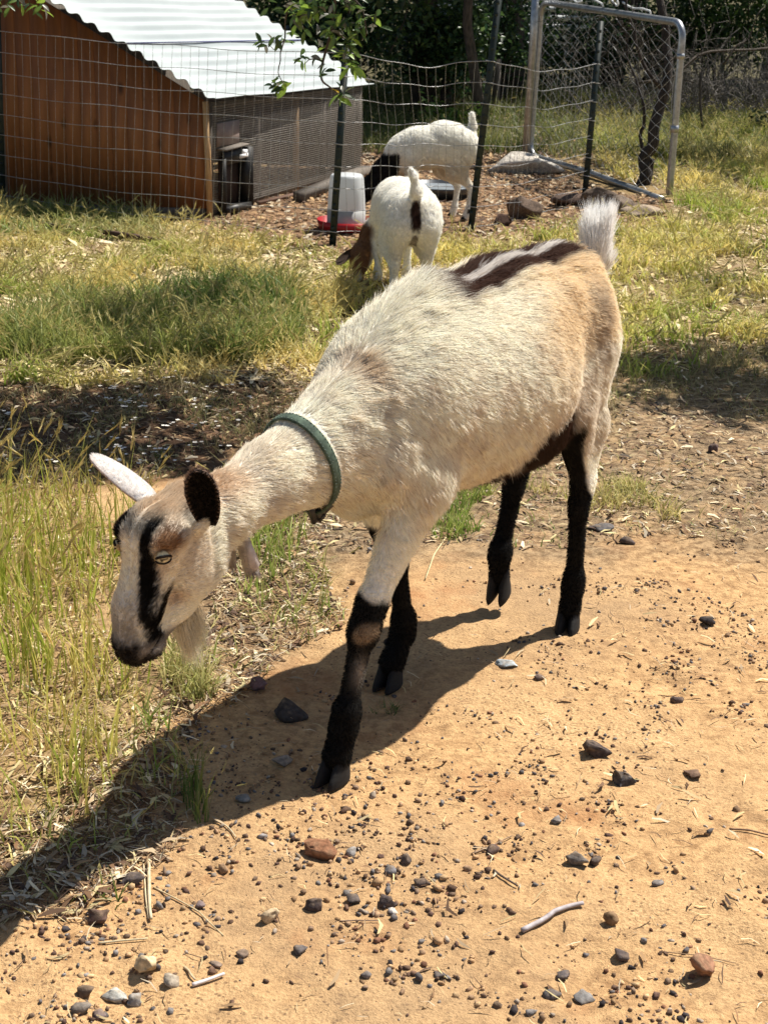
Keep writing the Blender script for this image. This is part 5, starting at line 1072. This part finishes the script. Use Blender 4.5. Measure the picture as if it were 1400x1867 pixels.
# wattles
for sgn in (1, -1):
    m_ = MB(); p0 = np.array([.672, .016*sgn+.010, .486]); m_.tube([p0, p0+[-.004, .006*sgn, -.022], p0+[-.010, .010*sgn, -.046], p0+[-.012, .011*sgn, -.062]], [.0075, .010, .012, .006], 12)
    wm = m_.build('wattle', simple('wattle_hide%d' % sgn, (.34, .27, .24), (.6, .55, .5), 50, .8), goat, True)
    nT = 1100; t = tr_.random(nT); a = tr_.uniform(0, 6.28, nT); nn = np.stack([np.cos(a), np.sin(a), np.zeros(nT)], 1); b0 = p0+np.outer(t, [-.012, .010*sgn, -.060])+nn*.009
    hair_curves('wattle_hair', b0, np.tile([-.1, 0, -1.], (nT, 1)), nn, np.full(nT, .013), .0004, lerp(np.tile((.62, .57, .5), (nT, 1)), (.25, .19, .19), sstep(.75, 1, t)), 11, wm, M_fur, .25, .2, 4, .2, 60)
# ears: cupped leaves
def ear(root, tip, open_dir, W_, c_out, c_in, name='ear', par=None, cup=.55, ctr=.55, seed=1, hair=True, droop=0, L_h=.008):
    root, tip, od = map(lambda q: np.array(q, float), (root, tip, open_dir)); ax_ = tip-root; L = np.linalg.norm(ax_); ax_ /= L; od = od-ax_*(od@ax_); od /= np.linalg.norm(od); sd_ = np.cross(ax_, od)
    ns, nc = 15, 13; V = []; th = .0022
    for side in (0, 1):
        for i_ in range(ns):
            t = i_/(ns-1); wv = W_*math.sqrt(max(.004, 1-((t-ctr)/(ctr*1.064 if t < ctr else (1-ctr)*1.005))**2))
            for j in range(nc):
                q = (j/(nc-1)-.5)*2; cu = cup*(1-.45*t)*math.pi*.62; ang = q*cu; Rr = wv/2/max(cu, .2); p = root+ax_*L*t+sd_*Rr*math.sin(ang)-od*(Rr*math.cos(ang)-Rr*math.cos(cu))*1.0-od*th*side*1.6+np.array([0, 0, -droop*t*t])
                V.append(p)
    V = np.array(V); i = np.arange(ns*nc).reshape(ns, nc); Q = np.stack([i[:-1, :-1], i[1:, :-1], i[1:, 1:], i[:-1, 1:]], -1).reshape(-1, 4); o_ = ns*nc; rim = []
    for k in range(ns-1): rim += [[i[k, 0], i[k+1, 0], i[k+1, 0]+o_, i[k, 0]+o_], [i[k, -1], i[k+1, -1], i[k+1, -1]+o_, i[k, -1]+o_]]
    for k in range(nc-1): rim += [[i[-1, k], i[-1, k+1], i[-1, k+1]+o_, i[-1, k]+o_]]
    cc_ = np.concatenate([np.tile(c_in, (o_, 1)), np.tile(c_out, (o_, 1))]); o = link(name, mesh_np(name, V, np.concatenate([Q, Q[:, ::-1]+o_, np.array(rim)]), M_skin, True, cc_), par)
    me_ = o.data; rimv = np.concatenate([V[i[:, 0]], V[i[:, -1]], V[i[-1]]])
    if hair:
        for s_, c0, q_ in ((0, c_in, Q), (1, c_out, Q[:, ::-1]+o_)):
            NV = vnormals(V, q_); dirn = od*(1 if s_ == 0 else -1); NV = np.where((NV@dirn)[:, None] < 0, -NV, NV); R2, N2 = sample_surface(V, q_, NV, 2600, 20+s_)
            er_ = np.sqrt(((R2[:, None]-rimv[None])**2).sum(2).min(1)); hc = lerp(np.tile(c0, (len(R2), 1)), np.clip(np.array(c_out)*1.6+.06, 0, .9), .8*sstep(.006, .0015, er_))
            hair_curves('ear_hair', R2, np.tile(ax_, (len(R2), 1)), N2, np.full(len(R2), L_h)*.7, .0003, hc*tr_.uniform(.8, 1.15, (len(R2), 1)), 22+s_, o, M_fur, .2, 0, 4, .12, 60)
    return o
cam_l = to_local(CAM)
eb = LP_(384, 962, .058); et_ = LP_(358, 858, .125); vdir = cam_l-eb; vdir /= np.linalg.norm(vdir)
ear(eb, et_, vdir, .050, (.16, .10, .07), (.008, .006, .006), par=goat, cup=.42)
fb = np.array([.797, -.045, .552]); ft_ = LP_(168, 820, -.200)
ear(fb, ft_, np.array([.25, .0, -1.]), .062, (.88, .84, .80), (.25, .16, .13), par=goat, cup=.62, ctr=.33, seed=2, droop=.012)
# eyes
def eye(c_, fwd, R0, par, iris=(.74, .62, .36), dark=False):
    V, F_ = ICO3; c_ = np.array(c_); fwd = np.array(fwd, float); fwd /= np.linalg.norm(fwd)
    s = V@fwd; up_ = np.array([.25, 0, 1.]); up_ = up_-fwd*(up_@fwd); up_ /= np.linalg.norm(up_); sd_ = np.cross(fwd, up_); hy = V@up_; hx = V@sd_
    col = np.tile((.34, .25, .13), (len(V), 1)).astype(float); col[s > .45] = iris; pup = (np.abs(hy) < .17) & (np.abs(hx) < .5) & (s > .3); col[pup] = (.03, .025, .02); col[(s < .45) & (s > .3)] = (.2, .15, .08)
    return link('eye', mesh_np('eye', V*R0+c_, F_, M_eye, True, col), par)
M_eye = attr_mat('eye_gloss', .22, 0, 0, .3)
for sg in (1, -1):
    ey = eye((.8700, .0415*sg if sg > 0 else -.0375, .518), (.45, .95*sg, -.05), .0120, goat)
    for nm_, dz, cc0 in (('upper_lid', 1, (.03, .02, .015)), ('lower_lid', -1, (.02, .015, .012))):
        ly = .0415 if sg > 0 else -.0375
        m_ = MB(); f_ = np.array([.45, .95*sg, -.05]); f_ /= np.linalg.norm(f_); u_ = np.array([0, 0, 1.]); u_ = u_-f_*(u_@f_); u_ /= np.linalg.norm(u_); s_ = np.cross(f_, u_); P = []
        for q in np.linspace(-1.35, 1.35, 11): P.append(np.array([.8700, ly, .518])+s_*math.sin(q)*.0128+u_*dz*math.cos(q)*(.0050 if dz > 0 else .0064)+f_*(.0112*math.cos(q*.75)))
        m_.tube(P, [.0005]+[.0021 if dz > 0 else .0013]*9+[.0005], 8); o = m_.build(nm_, simple('lid_skin', (.012, .009, .008), (.03, .02, .016), 60, .75, bmp=0, spec=.15) if 'lid_skin' not in bpy.data.materials else bpy.data.materials['lid_skin'], goat, True)
# hooves: two claws each
M_hoof = simple('hoof_horn', (.005, .0045, .004), (.014, .012, .011), 60, .8, bmp=.3, vscale=(1, 1, 4))
def hoof(c_, yaw, par, tilt=0, s=1., mat=None):
    m_ = MB(); c_ = np.array(c_, float)
    for sg in (1, -1):
        ns = 14; rings = []
        for z, fx, bx, wv, ox in ((0, .044, -.026, .0145, 0), (.003, .0455, -.027, .0152, 0), (.016, .037, -.026, .0150, -.001), (.032, .026, -.023, .0140, -.004), (.050, .014, -.019, .0125, -.008), (.064, .008, -.014, .010, -.012)):
            for k in range(ns):
                a = k*2*math.pi/ns; cc0 = math.cos(a); x = ((fx if cc0 > 0 else -bx)*cc0+ox)*s; y = wv*math.sin(a)*s*(1-.38*max(0, cc0)**2)
                if y*sg < 0: y *= .72                                # flat inner wall
                rings.append([x, y+sg*.0112*s+sg*.0020*s*max(0, cc0)-sg*.002*s*z/.05, z*s])
        V = np.array(rings); V *= 1+.02*noise(V*160+c_, 3)[:, None]; ca, sa = math.cos(tilt), math.sin(tilt); V = np.c_[V[:, 0]*ca+V[:, 2]*sa, V[:, 1], -V[:, 0]*sa+V[:, 2]*ca]; ca, sa = math.cos(yaw), math.sin(yaw); V = np.c_[V[:, 0]*ca-V[:, 1]*sa, V[:, 0]*sa+V[:, 1]*ca, V[:, 2]]+c_
        nr_ = 6; Q = [[j*ns+k, j*ns+(k+1) % ns, (j+1)*ns+(k+1) % ns, (j+1)*ns+k] for j in range(nr_-1) for k in range(ns)]; V = np.concatenate([V, [V[:ns].mean(0)], [V[-ns:].mean(0)]]); T = [[nr_*ns, (k+1) % ns, k] for k in range(ns)]+[[nr_*ns+1, (nr_-1)*ns+k, (nr_-1)*ns+(k+1) % ns] for k in range(ns)]; m_.add(V, Q, T)
        if s > .9:                                                   # dewclaw behind the pastern
            q = np.array([-.030, sg*.013, .072]); ca, sa = math.cos(tilt), math.sin(tilt); q = np.array([q[0]*ca+q[2]*sa, q[1], -q[0]*sa+q[2]*ca]); ca, sa = math.cos(yaw), math.sin(yaw); q = np.array([q[0]*ca-q[1]*sa, q[0]*sa+q[1]*ca, q[2]])+c_
            m_.tube([q+[.012, 0, .010], q+[.002, 0, .002], q+[-.004, 0, -.010]], [.007, .007, .002], 8)
    return m_.build('hoof', mat or M_hoof, par, True)
hoof((.506, .085, .002), .15, goat); hoof((.150, -.055, .002), .2, goat); hoof((-.308, .085, .002), .35, goat); hoof((-.299, -.083, .042), .3, goat, .35)
# collar with buckle
ax_ = np.array([.905, 0, .42]); cc_ = np.array([.499, .0, .566]); ax_ = np.array([.94, 0, -.30]); ax_ /= np.linalg.norm(ax_); vv = np.array([-ax_[2], 0, ax_[0]])
m_ = MB(); ring = []; nr = 72
tree_b = PB_[(PB_[:, 0] > .35) & (PB_[:, 0] < .62) & (PB_[:, 2] > .40)]; rel_ = tree_b-cc_; sl_ = np.abs(rel_@ax_) < .009; sec = rel_[sl_]; an = np.arctan2(sec@vv, sec[:, 1]); rd = np.hypot(sec@vv, sec[:, 1])
V = []
for k in range(nr):
    a = k*2*math.pi/nr-math.pi; dd = np.abs((an-a+math.pi) % (2*math.pi)-math.pi); w8 = np.exp(-(dd/.09)**2)+1e-9; r0 = (rd*w8).sum()/w8.sum()+.0045+(.006*math.exp(-((a+math.pi/2)/.5)**2))
    c0 = cc_+np.array([0, 1., 0])*math.cos(a)*r0+vv*math.sin(a)*r0; od = np.array([0, 1., 0])*math.cos(a)+vv*math.sin(a)
    for du, dn_ in ((-.0092, 0), (-.0092, .0030), (-.007, .0042), (.007, .0042), (.0092, .0030), (.0092, 0)): V.append(c0+ax_*du+od*dn_)
Q = [[k*6+j, k*6+(j+1) % 6, ((k+1) % nr)*6+(j+1) % 6, ((k+1) % nr)*6+j] for k in range(nr) for j in range(6)]
M_collar = simple('worn_green_strap', (.022, .040, .027), (.085, .125, .085), 70, .85, bmp=.6, bd=.002, mid=.5, wid=.16)
cl_ = link('collar', mesh_np('collar', np.array(V), np.array(Q), M_collar, True), goat); cl_['label'] = 'worn grey green strap collar with dark buckle under the throat'
ring = [v for v in V]; m_ = MB()
for k in range(0, nr, 1):
    for e_ in (2, 3):
        q = np.array(V[k*6+e_]); m_.box(q, (.0017, .0017, .0017))
m_.build('stitching', simple('stitch_thread', (.06, .09, .07), (.14, .19, .15), 50, .8, bmp=0), cl_)['kind'] = 'stuff'
M_buckle = simple('dark_buckle', (.02, .02, .02), (.08, .08, .075), 30, .4, .4, bmp=0)
bc = cc_-vv*.100+np.array([0, .012, 0]); m_ = MB(); m_.bar(bc-ax_*.017, bc+ax_*.017, .034, .007, (0, 1, 0)); m_.tube([bc+[0, -.02, -.004], bc+[0, -.012, -.016], bc+[0, .008, -.016], bc+[0, .016, -.004]], .003, 6); m_.bar(bc+[-.02, .0, -.003], bc+[-.055, .0, .010], .018, .004, (0, 1, 0)); m_.build('buckle', M_buckle, cl_)

# ---- kid with black head and neck, inside the pen
def kid(name, org, yaw, prims, colf, label, eyes=(), nh=38000, hl=.016, flowf=None, lo=(-.5, -.2, -.01), hi=(.6, .2, .66), h=.0085, fr=.0007):
    s = SDF(lo, hi, h)
    for p in prims:
        if p[0] == 'c': s.cone(*p[1:])
        else: s.ell(*p[1:])
    P, Q = s.nets(); P = relax(P, Q, 3); N_ = vnormals(P, Q); o = link(name, mesh_np(name, P, Q, M_skin, True, colf(P)*.9), None, org); o.rotation_euler = (0, 0, yaw); tag(o, label, 'goat', 'young white goats')
    R_, N2 = sample_surface(P, Q, N_, nh, 77); cc = colf(R_)*(1+rng.normal(0, .08, (nh, 1))); L = np.where(R_[:, 2] < .2, .006, hl); d = flowf(R_)
    hair_curves('coat', R_, d, N2, L, fr, cc, 78, o, M_fur, .25, .25, 4, .75, 30); return o
KW = (.92, .90, .83)
# local: x forward (towards image left), z up, total height about .55
k1 = [('e', (.02, 0, .385), (.20, .105, .115)), ('e', (-.10, 0, .40), (.14, .105, .115)), ('c', (-.05, 0, .44), (-.20, 0, .40), .085, .075, 1, .05), ('c', (.12, 0, .385), (.20, 0, .36), .10, .085, .8, .05),
 ('c', (.18, 0, .36), (.30, 0, .26), .082, .060, .75, .04), ('c', (.30, 0, .26), (.37, 0, .185), .058, .048, .8, .03), ('e', (.39, 0, .165), (.055, .045, .05), -.6), ('c', (.40, 0, .15), (.455, 0, .06), .040, .024, .85, .03),
 ('c', (-.215, .0, .42), (-.235, 0, .50), .028, .022, .9, .02), ('c', (-.235, 0, .50), (-.225, 0, .565), .023, .016, 1, .015)]
for sg, fx in ((1, 0), (-1, .05)):
    k1 += [('c', (-.17, .055*sg, .37), (-.12+fx, .065*sg, .27), .085, .055, .6, .04), ('c', (-.13+fx, .065*sg, .27), (-.225+fx, .062*sg, .17), .045, .018, .7, .03), ('c', (-.225+fx, .062*sg, .17), (-.21+fx, .062*sg, .055), .0165, .014, 1, .015), ('c', (-.21+fx, .062*sg, .055), (-.198+fx, .062*sg, .012), .018, .021, 1, .015),
           ('c', (.15, .06*sg, .32), (.15+fx, .062*sg, .18), .045, .019, .75, .04), ('c', (.15+fx, .062*sg, .18), (.15+fx, .062*sg, .05), .018, .014, 1, .015), ('c', (.15+fx, .062*sg, .05), (.162+fx, .062*sg, .012), .018, .021, 1, .015)]
def c1(P):
    x, y, z = P.T; n_ = fbm(P*14, 2, 5); c_ = np.tile(KW, (len(P), 1)).astype(float); c_ = lerp(c_, (.62, .50, .34), .5*sstep(.36, .27, z+.03*n_)*sstep(.16, .25, z))
    bl = sstep(.215, .225, x+.25*(.33-z)*0+.004*n_-.03*sstep(.38, .44, z)); c_ = lerp(c_, (.010, .009, .009), bl*sstep(.36, .345, z+.005*n_)); return lerp(c_, (.02, .015, .012), (z < .06)*(x < 0)*(z > .035)*(y > 0)*(x < -.20))
def f1(P):
    x, y, z = P.T; d = np.stack([-np.ones(len(P)), np.sign(y)*.2, -.7*np.ones(len(P))], 1); d = lerp(d, np.array([-.1, 0, -1]), sstep(.28, .2, z)); hd = x > .22; d[hd] = [-.6, 0, .5]; t = (x < -.24) & (z > .45); d[t] = [0, 0, 1]; return d
KO = np.array([.215, 8.42, 0.]); Ky = math.radians(192)
kg = kid('goat', KO, Ky, k1, c1, 'white kid with black head and neck eating beside the bucket feeder inside the pen', flowf=f1)
kg.scale = (.90, .98, .97)
for sg in (1, -1): ear((.37, .042*sg, .19), (.33, .085*sg, .11), (.5, .6*sg, .2), .045, (.012, .011, .011), (.03, .02, .02), par=kg, hair=False); eye((.405, .040*sg, .165), (.4, .9*sg, .1), .009, kg)
for x_, sg in ((-.195, 1), (-.145, -1), (.165, 1), (.215, -1)): hoof((x_, .062*sg, 0), 0, kg, 0, .62)
# ---- kid seen from behind with brown head, outside the fence
k2 = [('e', (.05, 0, .345), (.22, .115, .120)), ('e', (-.12, 0, .355), (.15, .112, .120)), ('c', (-.08, 0, .395), (-.22, 0, .375), .085, .078, 1.05, .05), ('c', (-.22, .0, .37), (-.25, 0, .33), .085, .07, 1.2, .05), ('c', (.17, 0, .35), (.26, 0, .31), .10, .08, .85, .05),
 ('c', (.24, 0, .31), (.28, .08, .20), .075, .056, .8, .04), ('c', (.28, .08, .20), (.25, .130, .13), .055, .043, .85, .03), ('e', (.235, .140, .105), (.045, .045, .05), 0), ('c', (.23, .142, .10), (.19, .155, .03), .036, .024, .9, .03),
 ('c', (-.285, 0, .40), (-.315, 0, .47), .024, .018, 1.1, .03), ('c', (-.315, 0, .47), (-.315, .012, .53), .019, .013, 1, .02), ('c', (-.315, .012, .53), (-.32, .026, .555), .013, .010, 1, .02)]
for sg, fx in ((1, 0), (-1, .03)):
    k2 += [('c', (-.19, .058*sg, .33), (-.14+fx, .072*sg, .24), .092, .062, .62, .04), ('c', (-.25, .062*sg, .32), (-.24, .066*sg, .20), .055, .03, .8, .04), ('c', (-.15+fx, .072*sg, .24), (-.245+fx, .068*sg, .16), .05, .019, .75, .03), ('c', (-.245+fx, .068*sg, .16), (-.23+fx, .068*sg, .055), .0175, .015, 1, .015), ('c', (-.23+fx, .068*sg, .055), (-.218+fx, .068*sg, .012), .019, .021, 1, .015),
           ('c', (.19, .065*sg, .28), (.20+fx*2, .068*sg, .16), .048, .021, .8, .04), ('c', (.20+fx*2, .068*sg, .16), (.20+fx*2, .068*sg, .05), .018, .015, 1, .015), ('c', (.20+fx*2, .068*sg, .05), (.212+fx*2, .068*sg, .012), .019, .021, 1, .015)]
def c2(P):
    x, y, z = P.T; n_ = fbm(P*14, 2, 6); c_ = np.tile(KW, (len(P), 1)).astype(float)
    ud = (x < -.27)*sstep(.008, .0, np.abs(y+.004*n_)-.016*np.clip(1-((z-.375)/.080)**2, 0, 1)**.5)*sstep(.305, .33, z)*sstep(.445, .43, z); c_ = lerp(c_, (.045, .022, .016), ud)
    c_ = lerp(c_, (.09, .05, .035), (x < -.24)*sstep(.013, .007, np.abs(y+.004*n_))*(z < .30)*(z > .21)*.8)
    c_ = lerp(c_, (.20, .10, .05), sstep(.085, .105, y+.01*n_)*sstep(.16, .18, x)*sstep(.27, .24, z)); return lerp(c_, (.50, .42, .34), .25*sstep(-.2, -.28, x)*sstep(.3, .2, z))
def f2(P):
    x, y, z = P.T; d = np.stack([-np.ones(len(P))*.6, np.sign(y)*.3, -.9*np.ones(len(P))], 1); d = lerp(d, np.array([-.1, 0, -1]), sstep(.28, .2, z)); t = (x < -.28) & (z > .44); d[t] = [0, 0, 1]; return d
K2 = np.array([.045, 6.42, 0.]); Ky2 = math.radians(99)
kb = kid('goat', K2, Ky2, k2, c2, 'white kid seen from behind with its brown head lowered, grazing outside the fence', flowf=f2, hi=(.6, .3, .66), hl=.018, fr=.0006)
ear((.235, .170, .145), (.20, .250, .085), (-.5, .3, .5), .05, (.14, .065, .03), (.05, .03, .02), par=kb, hair=False); ear((.25, .105, .14), (.28, .05, .09), (.5, -.3, .3), .045, (.14, .065, .03), (.05, .03, .02), par=kb, hair=False)
eye((.222, .176, .095), (-.3, .9, .1), .009, kb); eye((.222, .106, .095), (-.3, -.9, .1), .009, kb)
for x_, sg in ((-.215, 1), (-.185, -1), (.215, 1), (.275, -1)): hoof((x_, .068*sg, 0), 0, kb, 0, .66)
